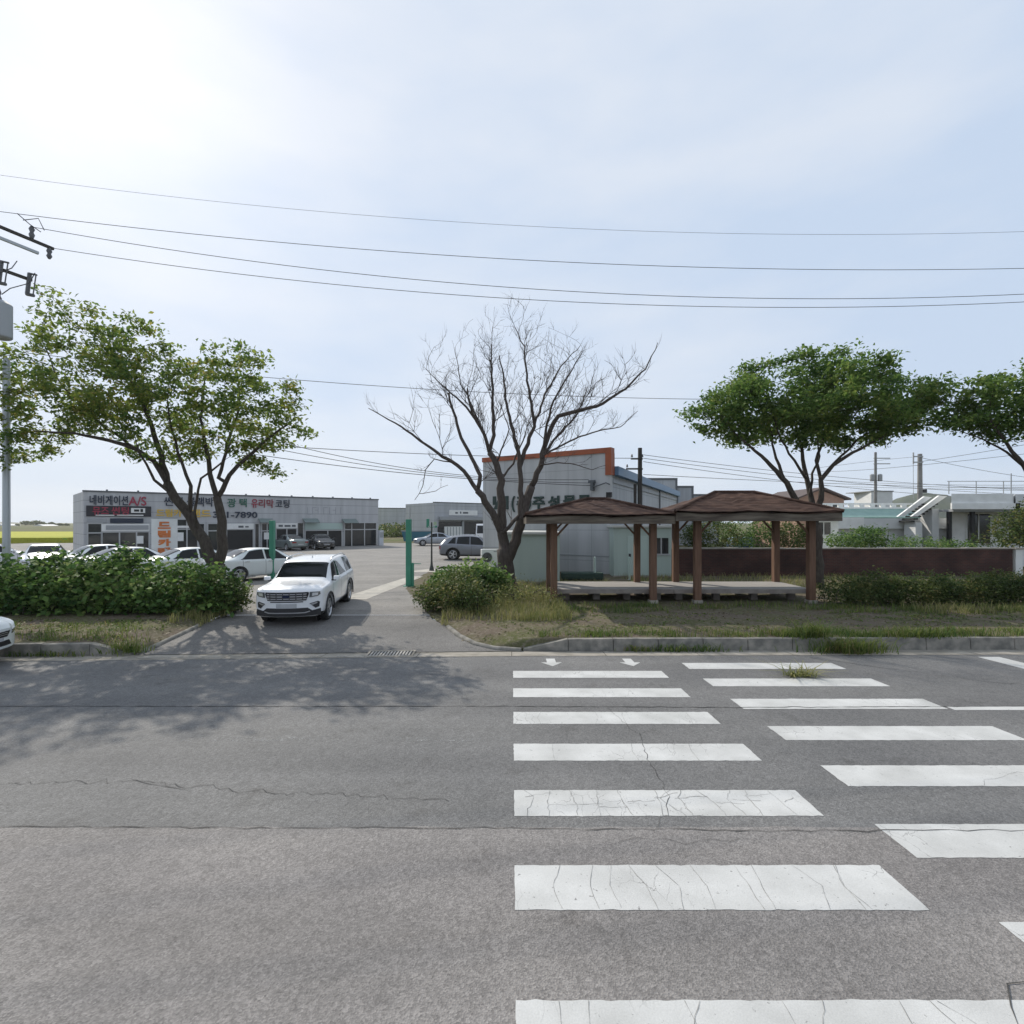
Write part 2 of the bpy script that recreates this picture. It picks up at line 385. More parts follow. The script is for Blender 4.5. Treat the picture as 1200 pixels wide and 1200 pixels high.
    def plate(poly, s=1, a=.05, b=.014, m=None, nm='grille', par=root, mirror=False, sub=6, smooth=None):
        mb2 = MB()
        for sd in ((1, -1) if mirror else (1,)):
            pts = []
            for i, p in enumerate(poly):
                q = poly[(i + 1) % len(poly)]
                k = sub if abs(q[0] - p[0]) > .15 else 1
                pts += [(sd * (p[0] + (q[0] - p[0]) * j / k), p[1] + (q[1] - p[1]) * j / k) for j in range(k)]
            n2 = len(pts); k0 = len(mb2.v)
            for o in (-a, b): mb2.v += [(xface(y, z, s) + s * o, y, z) for y, z in pts]
            top = sorted(range(n2), key=lambda i: pts[i][0])
            cy, cz = sum(p[0] for p in pts) / n2, sum(p[1] for p in pts) / n2
            bm = bmesh.new(); vv = [bm.verts.new((p[0], p[1], 0)) for p in pts]; fa = bm.faces.new(vv); tr = bmesh.ops.triangulate(bm, faces=[fa])
            bm.verts.index_update(); T = [tuple(v.index for v in t.verts) for t in bm.faces]; bm.free()
            mb2.f += [tuple(k0 + n2 + i for i in t) for t in T] + [tuple(k0 + i for i in t[::-1]) for t in T]
            mb2.f += [(k0+i, k0+(i+1) % n2, k0+n2+(i+1) % n2, k0+n2+i) for i in range(n2)]
        return mb2.build(nm, m, par, smooth=30)
    def rc(y0, y1, z0, z1): return [(y0, z0), (y1, z0), (y1, z1), (y0, z1)]
    if tall:
        patch(xr + .03, xf - .02, xr + .03, xf - .02, .98, 2.05, (1, -1), .008, nu=40, nv=3, m=bk, nm='lower_cladding')
        h0 = 0 if kind == 'suv' else -.16
        g = plate([(-.52,.755+h0),(.52,.755+h0),(.585,.93+h0),(.575,.985+h0),(-.575,.985+h0),(-.585,.93+h0)], 1, .05, .016, M_dark, 'grille')
        for i in range(3): plate(rc(-.53, .53, .79 + .065*i + h0, .818 + .065*i + h0), 1, .02, .03, M_silver, 'grille_bar', g)
        for i in range(6): y = -.44 + .176 * i; plate(rc(y-.014, y+.014, .77+h0, .97+h0), 1, .02, .033, M_gbar, 'grille_bar', g)
        plate([(.10*math.cos(a*math.pi/8), .875+h0+.045*math.sin(a*math.pi/8)) for a in range(16)], 1, .02, .05, M_badge, 'emblem', g, sub=1)
        for sd in (1, -1):
            q = [(sd*.595,.83+h0),(sd*.80,.85+h0),(sd*.862,.90+h0),(sd*.855,.975+h0),(sd*.61,.985+h0)]
            h = plate(q if sd > 0 else q[::-1], 1, .05, .012, M_lamp, 'headlight')
            q = [(sd*.66,.865+h0),(sd*.80,.88+h0),(sd*.81,.95+h0),(sd*.67,.955+h0)]
            plate(q if sd > 0 else q[::-1], 1, .02, .018, M_lamp2, 'lens', h)
            q = [(sd*.60,.66),(sd*.80,.71),(sd*.845,.68),(sd*.83,.55),(sd*.74,.52),(sd*.69,.575)]
            fo = plate(q if sd > 0 else q[::-1], 1, .05, .012, bk, 'fog_light')
            q = [(sd*.62,.645),(sd*.78,.685),(sd*.79,.655),(sd*.68,.615)]
            plate(q if sd > 0 else q[::-1], 1, .02, .022, M_silver, 'lamp_trim', fo)
        plate([(-.87,.315),(.87,.315),(.865,.50),(.66,.46),(.55,.545),(-.55,.545),(-.66,.46),(-.865,.50)], 1, .06, .02, bk, 'bumper')
        plate([(-.5,.40),(.5,.40),(.62,.435),(.60,.455),(.48,.425),(-.48,.425),(-.60,.455),(-.62,.435)], 1, .02, .034, M_silver, 'skid_plate')
        plate(rc(-.44, .44, .705, .73), 1, .04, .012, M_dark, 'air_slot')
        plate(rc(-.27, .27, .545, .67), 1, .03, .028, M_plate, 'number_plate')
        for sd in (1, -1):
            mb2 = MB(); mb2.tube([(x, sd * (f[3](x) - .03), f[4](x) + (.045 if -1.75 < x < .18 else -.02)) for x in (-1.85, -1.75, -1.3, -.8, -.3, .1, .22)], .017, 8)
            mb2.build('roof_rail', M_silver if detail else bk, root, smooth=50)
            for x in ax:                     # dark arch lips
                mb2 = MB(); mb2.tube([(x + (ra+.015) * math.cos(a), sd * (W + .004), rw + (ra+.015) * math.sin(a)) for a in [math.pi * (i / 14 * 1.16 - .08) for i in range(15)]], .024, 6); mb2.build('arch_trim', bk, root, smooth=60)
        plate([(.55,.72),(.86,.74),(.86,.98),(.60,.95)], -1, .1, .02, M_tail, 'tail_light'); plate([(-.60,.95),(-.86,.98),(-.86,.74),(-.55,.72)], -1, .1, .02, M_tail, 'tail_light')
        plate(rc(-.27, .27, .72, .84), -1, .03, .02, M_plate, 'number_plate')
        if detail:
            mb2 = MB(); mb2.prism([(-.05,-.01),(.06,0),(-.05,.01)], 0, .06, Matrix.Translation((-.2, 0, H - .004))); mb2.build('aerial', paint, root)
    else:
        g = plate([(-.36,.53),(.36,.53),(.46,.64),(-.46,.64)], 1, .05, .014, M_dark, 'grille')
        for i in range(2): plate(rc(-.36, .36, .57 + .035*i, .58 + .035*i), 1, .02, .022, M_silver, 'grille_bar', g)
        plate([(-.5,.36),(.5,.36),(.42,.46),(-.42,.46)], 1, .05, .012, M_dark, 'air_slot')
        for sd in (1, -1):
            q = [(sd*.52,.56),(sd*.74,.60),(sd*.765,.66),(sd*.55,.64)]; plate(q if sd > 0 else q[::-1], 1, .06, .012, M_lamp, 'headlight')
            q = [(sd*.38,.70),(sd*.75,.68),(sd*.76,.84),(sd*.42,.82)]; plate(q if sd > 0 else q[::-1], -1, .06, .014, M_tail, 'tail_light')
        plate(rc(-.26, .26, .52, .62), -1, .03, .016, M_plate, 'number_plate'); plate(rc(-.26, .26, .46, .53), 1, .03, .022, M_plate, 'number_plate')
        plate([(-.7,.33),(.7,.33),(.68,.39),(-.68,.39)], -1, .05, .016, bk, 'bumper')
    # door shut lines, handles, mirrors
    for sd in (1, -1):
        for x in ((1.0, -.05, -.97) if tall else (1.02, -.22, -1.2)):
            patch(x - .006, x + .006, x - .006, x + .006, 2.0, 4.95, (sd,), .003, nu=1, nv=8, m=M_dark, nm='door_seam')
        for x in ((.12, -.80) if tall else (-.02, -1.02)):
            p = S(x, 4.0, sd); mb2 = MB(); mb2.box(x - .10, x + .10, p.y - .01 if sd > 0 else p.y - .03, p.y + .03 if sd > 0 else p.y + .01, p.z - .025, p.z + .008); mb2.build('door_handle', ch if kind == 'sedan' else paint, root, smooth=40, bevel=.006)
        x = sp['front'][1] - .10; p = S(x, 5.0, sd); mb2 = MB()
        y0, y1 = sorted((p.y + sd * .03, p.y + sd * .21)); mb2.box(x - .055, x + .055, y0, y1, p.z + .03, p.z + .155)
        mi = mb2.build('mirror', paint, root, smooth=45, bevel=.03)
        mb2 = MB(); mb2.box(x - .03, x + .03, *sorted((p.y - sd * .04, p.y + sd * .1)), p.z + .005, p.z + .05); mb2.build('mirror_foot', bk, mi)
    for x in ax:
        for sd in (1, -1):
            Mw = Matrix.Translation((x, sd * (W - .125), rw)) @ Matrix.Rotation(-sd * math.pi / 2, 4, 'X')
            w = MB().lathe([(rw*.62,-.1),(rw*.9,-.115),(rw*.985,-.09),(rw,-.04),(rw,.04),(rw*.985,.09),(rw*.9,.112),(rw*.70,.10),(rw*.66,.07)], 32, Mw).build('wheel', M_tyre, root, smooth=40)
            rm = MB(); rm.lathe([(rw*.64,.03),(rw*.68,.075),(rw*.71,.102),(rw*.67,.108),(rw*.63,.085),(rw*.60,.05)], 32, Mw, close=True)
            for k in range(5):
                for dq in (-.16, .16):
                    q = k * 2 * math.pi / 5 + dq; rm.box(.03, rw * .65, -.022, .022, .055, .088, Mw @ Matrix.Rotation(q, 4, 'Z'))
            rm.lathe([(.075, .05), (.075, .092), (.03, .1)], 16, Mw); rm.build('rim', M_rim, w, smooth=35)
            MB().lathe([(ra - .012, -.17), (ra - .012, -.155)], 24, Mw).build('wheel_well', M_dark, root)
    return root
M_glass = mat('dark_glass', (.010,.012,.014), .06, spec=.25); M_trim = mat('black_plastic', (.025,.025,.027), .5); M_dark = mat('matt_black', (.01,.01,.011), .6)
M_chrome = mat('chrome', (.75,.76,.78), .18, 1.0); M_silver = mat('silver_trim', (.55,.56,.58), .3, .8); M_gbar = mat('grille_grey', (.10,.105,.11), .35, .6); M_badge = mat('badge_blue', (.015,.025,.06), .25, .2, coat=.5)
M_lamp = mat('lamp_clear', (.16,.17,.18), .12, .5, coat=.8); M_lamp2 = mat('lamp_lens', (.85,.88,.9), .06, .6, coat=1.0); M_tail = mat('tail_red', (.22,.01,.012), .15, coat=.7)
M_plate = mat('number_plate', (.36,.37,.38), .5, col2=(.44,.45,.46), scale=3); M_tyre = mat('tyre_rubber', (.018,.018,.019), .85, col2=(.03,.03,.03), scale=20); M_rim = mat('wheel_alloy', (.5,.51,.53), .3, .75)
PAINT_W = mat('white_paint', (.76,.77,.78), .3, coat=.7, col2=(.72,.73,.74), scale=2); PAINT_W2 = mat('pearl_white_paint', (.70,.73,.72), .32, coat=.6); PAINT_S2 = mat('silver_white_paint', (.58,.60,.62), .3, .3, coat=.6); PAINT_G = mat('slate_grey_paint', (.17,.18,.205), .3, .5, coat=.7)
PAINT_S = mat('silver_paint', (.34,.37,.41), .32, .6, coat=.6); PAINT_K = mat('black_paint', (.014,.016,.02), .25, .2, coat=.8); PAINT_Q = mat('greenish_grey_paint', (.20,.24,.24), .3, .5, coat=.6)
# ------------------------------------------------------------------ ground, road and kerbs
def node_mat(name, build, rough=.85, spec=.3):
    m = bpy.data.materials.new(name); m.use_nodes = True; nt = m.node_tree; b = nt.nodes['Principled BSDF']
    b.inputs['Roughness'].default_value = rough; b.inputs['Specular IOR Level'].default_value = spec
    N = lambda t, **k: (lambda n: ([n.inputs[a].__setattr__('default_value', v) for a, v in k.items() if a in n.inputs], n)[1])(nt.nodes.new('ShaderNode' + t))
    L = nt.links.new; tc = N('TexCoord'); build(nt, N, L, tc.outputs['Object'], b); return m
def mixc(nt, L, fac, a, b, mode='MIX'):
    n = nt.nodes.new('ShaderNodeMix'); n.data_type = 'RGBA'; n.blend_type = mode
    for s, v in ((0, fac), (6, a), (7, b)):
        if hasattr(v, 'links') or hasattr(v, 'is_linked'): L(v, n.inputs[s])
        else: n.inputs[s].default_value = v if s == 0 else (*v, 1)
    return n.outputs[2]
def ramp(N, L, src, p0, p1, c0=(0, 0, 0), c1=(1, 1, 1)):
    r = N('ValToRGB'); e = r.color_ramp.elements; e[0].position, e[1].position = p0, p1; e[0].color, e[1].color = (*c0, 1), (*c1, 1); L(src, r.inputs['Fac']); return r.outputs['Color']
def noise(N, L, vec, scale, detail=3, rough=.5):
    n = N('TexNoise', Scale=scale, Detail=detail, Roughness=rough); L(vec, n.inputs['Vector']); return n.outputs['Fac']
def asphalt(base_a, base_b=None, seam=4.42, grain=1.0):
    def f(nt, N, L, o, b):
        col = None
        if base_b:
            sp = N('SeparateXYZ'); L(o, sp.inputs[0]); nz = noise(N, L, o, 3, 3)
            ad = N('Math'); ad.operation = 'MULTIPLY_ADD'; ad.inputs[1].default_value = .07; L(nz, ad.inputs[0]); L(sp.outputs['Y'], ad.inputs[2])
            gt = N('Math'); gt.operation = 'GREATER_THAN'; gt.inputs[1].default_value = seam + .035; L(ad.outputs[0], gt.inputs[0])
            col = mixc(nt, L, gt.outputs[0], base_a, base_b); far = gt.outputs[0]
        big = noise(N, L, o, .55, 4); mid = noise(N, L, o, 7, 4, .6)
        mp = N('Mapping'); mp.inputs['Scale'].default_value = (.25, 2.2, 1); L(o, mp.inputs['Vector']); tr = noise(N, L, mp.outputs[0], .8, 4)
        v1 = N('TexVoronoi', Scale=95.0); L(o, v1.inputs['Vector']); v2 = N('TexVoronoi', Scale=38.0); L(o, v2.inputs['Vector'])
        g1 = ramp(N, L, v1.outputs['Color'], 0, 1, (1 - .50*grain,)*3, (1 + .62*grain,)*3)
        bw = N('RGBToBW'); L(v2.outputs['Color'], bw.inputs[0]); g2 = ramp(N, L, bw.outputs[0], .15, .9, (1 - .20*grain,)*3, (1 + .24*grain,)*3)
        bw1 = N('RGBToBW'); L(v1.outputs['Color'], bw1.inputs[0]); L(bw1.outputs[0], g1.node.inputs['Fac'])
        c = col if col is not None else base_a
        c = mixc(nt, L, 1.0, c, g1, 'MULTIPLY'); c = mixc(nt, L, 1.0, c, g2, 'MULTIPLY')
        c = mixc(nt, L, 1.0, c, ramp(N, L, big, .3, .7, (.86,.86,.87), (1.12,1.11,1.1)), 'MULTIPLY')
        c = mixc(nt, L, 1.0, c, ramp(N, L, tr, .35, .65, (.90,.90,.90), (1.07,1.07,1.07)), 'MULTIPLY')
        c = mixc(nt, L, 1.0, c, ramp(N, L, mid, .3, .7, (.93,.93,.93), (1.07,1.07,1.07)), 'MULTIPLY')
        spd = noise(N, L, o, 1.7, 5, .7); c = mixc(nt, L, 1.0, c, ramp(N, L, spd, .58, .72, (1,1,1), (.74,.73,.72)), 'MULTIPLY')
        if base_b:
            w1 = N('Math'); w1.operation = 'PINGPONG'; w1.inputs[1].default_value = .95; L(ad.outputs[0], w1.inputs[0])
            c = mixc(nt, L, 1.0, c, ramp(N, L, w1.outputs[0], .1, .8, (.94,.94,.945), (1.05,1.05,1.045)), 'MULTIPLY')
        L(c, b.inputs['Base Color'])
        bp = N('Bump', Strength=.55, Distance=.006); L(v1.outputs['Distance'], bp.inputs['Height']); L(bp.outputs[0], b.inputs['Normal'])
    return f
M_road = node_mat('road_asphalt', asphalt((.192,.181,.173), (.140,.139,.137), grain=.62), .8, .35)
M_drive = node_mat('drive_asphalt', asphalt((.15,.145,.138), grain=.7), .85)
M_lot = node_mat('yard_asphalt', asphalt((.225,.215,.20), grain=.5), .9)
M_conc = mat('old_concrete', (.36,.33,.285), .95, spec=.15, col2=(.25,.23,.195), scale=3, detail=6, bump=.3, bscale=30)
M_kerb = mat('kerb_granite', (.30,.28,.245), .95, spec=.12, col2=(.16,.155,.14), scale=5, detail=6, bump=.3, bscale=40)
M_pale = mat('pale_paving', (.46,.43,.38), .9, col2=(.36,.34,.30), scale=4, detail=5)
M_crack = mat('crack_dirt', (.075,.072,.068), .95, col2=(.04,.039,.037), scale=4)
def paintf(nt, N, L, o, b):
    vo = N('TexVoronoi', Scale=3.2); vo.feature = 'DISTANCE_TO_EDGE'; mp = N('Mapping'); mp.inputs['Scale'].default_value = (1.6, .8, 1); L(o, mp.inputs['Vector'])
    nz = N('TexNoise', Scale=5.0, Detail=3.0); L(mp.outputs[0], nz.inputs['Vector']); ad = N('VectorMath'); ad.operation = 'MULTIPLY_ADD'
    ad.inputs[1].default_value = (.25,.25,.25); L(nz.outputs['Color'], ad.inputs[0]); L(mp.outputs[0], ad.inputs[2]); L(ad.outputs[0], vo.inputs['Vector'])
    cr = ramp(N, L, vo.outputs['Distance'], .002, .011); gate = ramp(N, L, noise(N, L, o, .8, 2), .40, .46)
    crk = N('Math'); crk.operation = 'MAXIMUM'; L(cr, crk.inputs[0]); L(gate, crk.inputs[1])
    chip = ramp(N, L, noise(N, L, o, 26, 5, .65), .30, .36); wear = ramp(N, L, noise(N, L, o, 2.5, 5), .25, .75, (.43,.43,.415), (.60,.60,.585))
    mu = N('Math'); mu.operation = 'MULTIPLY'; L(crk.outputs[0], mu.inputs[0]); L(chip, mu.inputs[1])
    fine = ramp(N, L, noise(N, L, o, 90, 2), .2, .8, (.9,.9,.9), (1.06,1.06,1.06))
    c = mixc(nt, L, mu.outputs[0], (.22,.215,.21), wear); L(mixc(nt, L, 1.0, c, fine, 'MULTIPLY'), b.inputs['Base Color'])
    bp = N('Bump', Strength=.3, Distance=.004); L(noise(N, L, o, 120, 2), bp.inputs['Height']); L(bp.outputs[0], b.inputs['Normal'])
M_paint = node_mat('road_paint', paintf, .7)
def faintf(nt, N, L, o, b):
    g = ramp(N, L, noise(N, L, o, 14, 6, .7), .52, .64); mp = N('Mapping'); mp.inputs['Scale'].default_value = (.5, 1, 1); L(o, mp.inputs['Vector'])
    g2 = ramp(N, L, noise(N, L, mp.outputs[0], 2.2, 3), .42, .58); mu = N('Math'); mu.operation = 'MULTIPLY'; L(g, mu.inputs[0]); L(g2, mu.inputs[1])
    b.inputs['Base Color'].default_value = (.27,.27,.265,1); L(mu.outputs[0], b.inputs['Alpha'])
M_faint = node_mat('worn_road_paint', faintf, .8)
def soilf(nt, N, L, o, b):
    n1 = noise(N, L, o, .8, 5, .6); n2 = noise(N, L, o, 9, 5, .65); n3 = noise(N, L, o, 45, 3)
    c = mixc(nt, L, ramp(N, L, n1, .40, .62), (.125,.10,.076), (.095,.10,.042)); c = mixc(nt, L, ramp(N, L, n2, .48, .7), c, (.20,.172,.135))
    L(mixc(nt, L, 1.0, c, ramp(N, L, n3, .2, .8, (.7,.7,.7), (1.3,1.3,1.3)), 'MULTIPLY'), b.inputs['Base Color'])
    bp = N('Bump', Strength=.8, Distance=.03); L(n2, bp.inputs['Height']); L(bp.outputs[0], b.inputs['Normal'])
M_soil = node_mat('verge_soil', soilf, .95, .1)
def fieldf(nt, N, L, o, b):
    c = mixc(nt, L, ramp(N, L, noise(N, L, o, .05, 5), .4, .6), (.13,.115,.065), (.09,.11,.035)); L(mixc(nt, L, 1.0, c, ramp(N, L, noise(N, L, o, 1.5, 5), .2, .8, (.6,.6,.6), (1.4,1.4,1.4)), 'MULTIPLY'), b.inputs['Base Color'])
M_field = node_mat('field_soil', fieldf, .95, .1)
def road_z(y): return -.03 * y if y > -10 else .3
def yk(x): return 11.3 + (.045 * max(x, -14) if x < 0 else .012 * min(x, 40))
XR = [(11.0,.25),(11.3,.2),(11.45,-.4),(11.8,-.85),(12.5,-1.3),(13.2,-1.6),(14.2,-2.2),(17,-3.2),(20,-4.2),(24,-4.5),(30,-4.2),(60,-4)]
def xr_(y):
    for (a, p), (b, q) in zip(XR[:-1], XR[1:]):
        if y <= b: return p + (q - p) * max(0, (y - a) / (b - a))
    return XR[-1][1]
def xl_(y): return -8.05 - .07 * (y - 11)
def dz(y): return -.338 + (GZ + .338) * min(1, max(0, (y - 11.3) / 4.7))
g = MB(); W = 1600
g.add([(-W,15.4,-.2),(W,15.4,-.2),(W,W,-.2),(-W,W,-.2)], [(0,1,2,3)]); g.add([(-W,-W,.2),(W,-W,.2),(W,-12,.2),(-W,-12,.2)], [(0,1,2,3)])
for s in (-1, 1): g.add([(s*118,-12,-.6),(s*W,-12,-.6),(s*W,15.4,-.6),(s*118,15.4,-.6)], [(0,1,2,3)] if s > 0 else [(3,2,1,0)])
g.add([(-118.5,10.2,-.55),(118.5,10.2,-.55),(118.5,15.9,-.55),(-118.5,15.9,-.55)], [(0,1,2,3)])
struct('ground', g, M_field)
r = MB(); xs = [-120, -60, -30, -14] + [-12 + k for k in range(0, 46, 2)] + [60, 120]
for a, b in zip(xs[:-1], xs[1:]):
    r.add([(a,-13,.3),(b,-13,.3),(b,-10,.3),(a,-10,.3)], [(0,1,2,3)])
    ya, yb = yk(a) - .5, yk(b) - .5; r.add([(a,-10,.3),(b,-10,.3),(b,yb,-.03*yb),(a,ya,-.03*ya)], [(0,1,2,3)])
struct('road', r, M_road)
gu = MB(); x = -60.0
while x < 60:
    e = x + 1.99
    gu.add([(x,yk(x)-.5,-.03*(yk(x)-.5)+.003),(e,yk(e)-.5,-.03*(yk(e)-.5)+.003),(e,yk(e)+.03,-.348),(x,yk(x)+.03,-.348)], [(0,1,2,3)]); x += 2
struct('gutter', gu, M_conc)
gs = MB(); gs.add([(-60, yk(-60)-.49, -.36), (60, yk(60)-.49, -.375), (60, yk(60)+.05, -.40), (-60, yk(-60)+.05, -.40)], [(0,1,2,3)])
dr = MB(); ys = [11.28, 11.5, 11.8, 12.2, 12.7, 13.2, 13.7, 14.2, 14.7]
for a, b in zip(ys[:-1], ys[1:]):
    dr.add([(xl_(a)-.02,a if a > 11.3 else yk(-8)+.02,dz(a)),(xr_(a)+.02,a,dz(a)),(xr_(b)+.02,b,dz(b)),(xl_(b)-.02,b,dz(b))], [(0,1,2,3)])
struct('driveway', dr, M_drive)
lo = MB(); ys = [14.7, 15.3, 16, 17, 18.5, 20, 22, 24, 27, 30]
for a, b in zip(ys[:-1], ys[1:]):
    la, lb = (xl_(a) - .02, xl_(b) - .02) if b <= 16 else (-60, -60)
    lo.add([(la,a,dz(a)+.004),(xr_(a)+.05,a,dz(a)+.004),(xr_(b)+.05,b,dz(b)+.004),(lb,b,dz(b)+.004)], [(0,1,2,3)])
lo.add([(-60,30,GZ+.004),(12,30,GZ+.004),(12,64,GZ+.004),(-60,64,GZ+.004)], [(0,1,2,3)])
struct('yard', lo, M_lot)
st = MB(); st.add([(-5.9,17.2,GZ+.009),(-4.9,17.2,GZ+.009),(-4.25,24.5,GZ+.009),(-4.9,24.5,GZ+.009)], [(0,1,2,3)]); st.add([(-5.6,26.6,GZ+.012),(-3.2,26.6,GZ+.012),(-2.4,28.4,GZ+.012),(-4.6,28.4,GZ+.012)], [(0,1,2,3)])
struct('paving_strip', st, M_pale)
# verges: two bumpy sheets of trodden soil either side of the driveway
def verge(x0, x1, y1, left, nx, ny):
    V = []; Fq = []
    for j in range(ny + 1):
        for i in range(nx + 1):
            tx = i / nx; ty = j / ny
            if left: xe = None
            xg = (x0 * (1 - tx) + x1 * tx) if not left else (x1 + (x0 - x1) * tx ** 2.2)
            if not left: xg = x0 + (x1 - x0) * tx ** 2.2
            ys0 = yk(xg) + .14; y = ys0 + (y1 - ys0) * ty ** 1.2
            e = xl_(y) if left else xr_(y)
            x = (e + (xg - x1)) if left else (e + (xg - x0))
            d = abs(x - e); z = min(GZ, dz(y) + .015 + .22 * d) + (rnd.gauss(0, .008) if 0 < j < ny and i > 0 else 0)
            V.append((x, y, z))
    n0 = len(V); V += [(x, y, z - .4) for x, y, z in V[:nx+1]]
    for i in range(nx): Fq.append((n0+i, n0+i+1, i+1, i) if not left else (i, i+1, n0+i+1, n0+i))
    for j in range(ny):
        for i in range(nx):
            q = (j*(nx+1)+i, j*(nx+1)+i+1, (j+1)*(nx+1)+i+1, (j+1)*(nx+1)+i); Fq.append(q if not left else q[::-1])
    o = np_mesh('verge', V, Fq, M_soil, smooth=True); return tag(o, kind='structure')
verge(-120, -8.05, 17.0, True, 90, 24); verge(.2, 120, 27.0, False, 110, 50)
kb = MB()
def kerb_run(x0, x1, taper0=0, taper1=0):
    x = x0
    while x < x1 - .05:
        e = min(x + 1.0, x1)
        def top(q): return -.345 + (.26) * min(1, (q - x0 + .12) / taper0 if taper0 else 1, (x1 - q + .12) / taper1 if taper1 else 1) + rnd.gauss(0, .003)
        t0, t1 = top(x), top(e - .012); a, b = yk(x), yk(e)
        vs = [(x,a,-.42),(e-.012,b,-.42),(e-.012,b+.16,-.42),(x,a+.16,-.42),(x,a+.02,t0),(e-.012,b+.02,t1),(e-.012,b+.16,t1),(x,a+.16,t0)]
        kb.add(vs, [(0,3,2,1),(4,5,6,7),(0,1,5,4),(1,2,6,5),(2,3,7,6),(3,0,4,7)]); x = e
kerb_run(-60, -8.15, 0, .9); kerb_run(.25, 60, .7, 0)
struct('kerb', kb, M_kerb, bevel=.012)
bd = MB()
for pts in ([(xl_(y), y) for y in (11.1, 11.6, 12.2, 12.8, 13.4)], [(xr_(y), y) for y in (11.3, 11.38, 11.45, 11.6, 11.8, 12.1, 12.5, 12.9, 13.3)]):
    bd.tube([(x, y, dz(y) + .0) for x, y in pts], .07, 8)
struct('kerb_edging', bd, M_kerb, smooth=50)
def mark(pts, m=M_paint, name='road_marking', h=.0025):
    q = []
    for (x0, y0), (x1, y1) in zip(pts, pts[1:] + pts[:1]):
        n = max(1, int(math.hypot(x1 - x0, y1 - y0) / .05)) if len(pts) == 4 and abs(x1 - x0) < 8 else 1
        for k in range(n): t = k / n; s_ = .003 if 0 < k else 0; q.append((x0 + (x1-x0)*t + rnd.gauss(0, s_*.8), y0 + (y1-y0)*t + rnd.gauss(0, s_)))
    b = MB(); b.add([(x, y, road_z(y) + h) for x, y in q], [tuple(range(len(q)))]); return struct(name, b, m)
for y in (2.53, 3.67, 4.83, 5.97, 7.10, 8.25, 9.36): mark([(.02,y-.235),(2.80,y-.235),(2.80,y+.235),(.02,y+.235)])
for y in (1.94, 3.09, 4.23, 5.38, 6.55, 7.70, 8.84, 9.97): xa = 3.16 if y < 5 else 3.38; mark([(xa,y-.235),(6.36,y-.235),(6.36,y+.235),(xa,y+.235)])
for x in (.79, 2.36):
    y = 9.95; mark([(x,y),(x+.21,y+.30),(x+.09,y+.30),(x+.09,y+.62),(x-.09,y+.62),(x-.09,y+.30),(x-.21,y+.30)])
mark([(6.42,7.42),(40,7.42),(40,7.57),(6.42,7.57)]); mark([(9.75,7.8),(10.2,7.8),(10.2,10.72),(9.75,10.72)])
mark([(-60,6.28),(-.1,6.28),(-.1,6.42),(-60,6.42)], M_faint); mark([(-12,10.55),(-1,10.72),(-1,10.80),(-12,10.63)], M_faint, h=.008)
M_pcrack = mat('paint_crack', (.30,.295,.285), .95, col2=(.15,.148,.14), scale=9)
def crack(pts, w=.012, jit=.03, name='road_crack', m=None, step=.12):
    P2 = []
    for (a, b), (c, d) in zip(pts[:-1], pts[1:]):
        n = max(2, int(math.hypot(c - a, d - b) / step))
        P2 += [(a + (c - a) * k / n + rnd.gauss(0, jit * .5), b + (d - b) * k / n + rnd.gauss(0, jit)) for k in range(n)]
    P2.append(pts[-1]); b = MB(); V = []
    for i, (x, y) in enumerate(P2):
        x1, y1 = P2[min(i+1, len(P2)-1)]; x0, y0 = P2[max(i-1, 0)]; L = math.hypot(x1-x0, y1-y0) + 1e-9; ww = w * rnd.uniform(.2, 1) / 2
        V += [(x - (y1-y0)/L*ww, y + (x1-x0)/L*ww, road_z(y) + .0055), (x + (y1-y0)/L*ww, y - (x1-x0)/L*ww, road_z(y) + .0055)]
    b.add(V, [(2*i, 2*i+1, 2*i+3, 2*i+2) for i in range(len(P2)-1)]); struct(name, b, m or M_crack)
crack([(-30,7.58),(0,7.58),(3.4,7.53),(9,7.60),(30,7.6)], .026, .008); crack([(-6,4.43),(0,4.40),(2.9,4.36),(8,4.4)], .012, .01)
crack([(-5.2,5.2),(-3.9,5.25),(-2.6,5.05),(-1.6,4.98),(-.6,4.85)], .008, .03, step=.07); crack([(-3.9,5.25),(-3.2,5.06)], .01)
crack([(1.28,4.4),(1.55,5.0),(1.5,5.6),(1.62,6.4),(1.4,7.5)], .008, step=.08); crack([(6.2,10.6),(7.4,9.6),(8.2,8.9),(9.4,8.3)], .02, .04)
crack([(4.2,5.05),(5,5.3),(6,5.6)], .004); crack([(.9,4.25),(1.4,4.18),(1.9,4.25)], .006); pass
for y, n in ((2.53, 9), (3.67, 11), (7.1, 4), (5.97, 3)):
    for k in range(n): x = .15 + 2.5 * (k + rnd.random()) / n; crack([(x, y-.23), (x + rnd.gauss(0,.03), y), (x + rnd.gauss(.0,.05), y+.23)], .0042, .006, m=M_pcrack, step=.05)
for k in range(12): x = .1 + 2.55 * (k + rnd.random()) / 12; yy = 4.83 + rnd.uniform(-.1,.1); crack([(x, 4.6), (x + rnd.gauss(0,.06), yy), (x + rnd.gauss(0,.08), 5.06)], .0055, .012, m=M_pcrack, step=.05); crack([(x, yy), (min(2.7, x + .26), yy + rnd.gauss(0,.06))], .0055, .010, m=M_pcrack, step=.05)
crack([(2.5,2.5),(2.75,2.8),(3.4,3.1)], .008); crack([(-6,11.02),(-3.2,11.12),(0,11.26),(4,11.3)], .03, .012); crack([(-4.9,10.75),(-4.2,11.1)], .02); crack([(-9,10.55),(-2,10.68),(2,10.80),(10,10.9)], .014, .012)
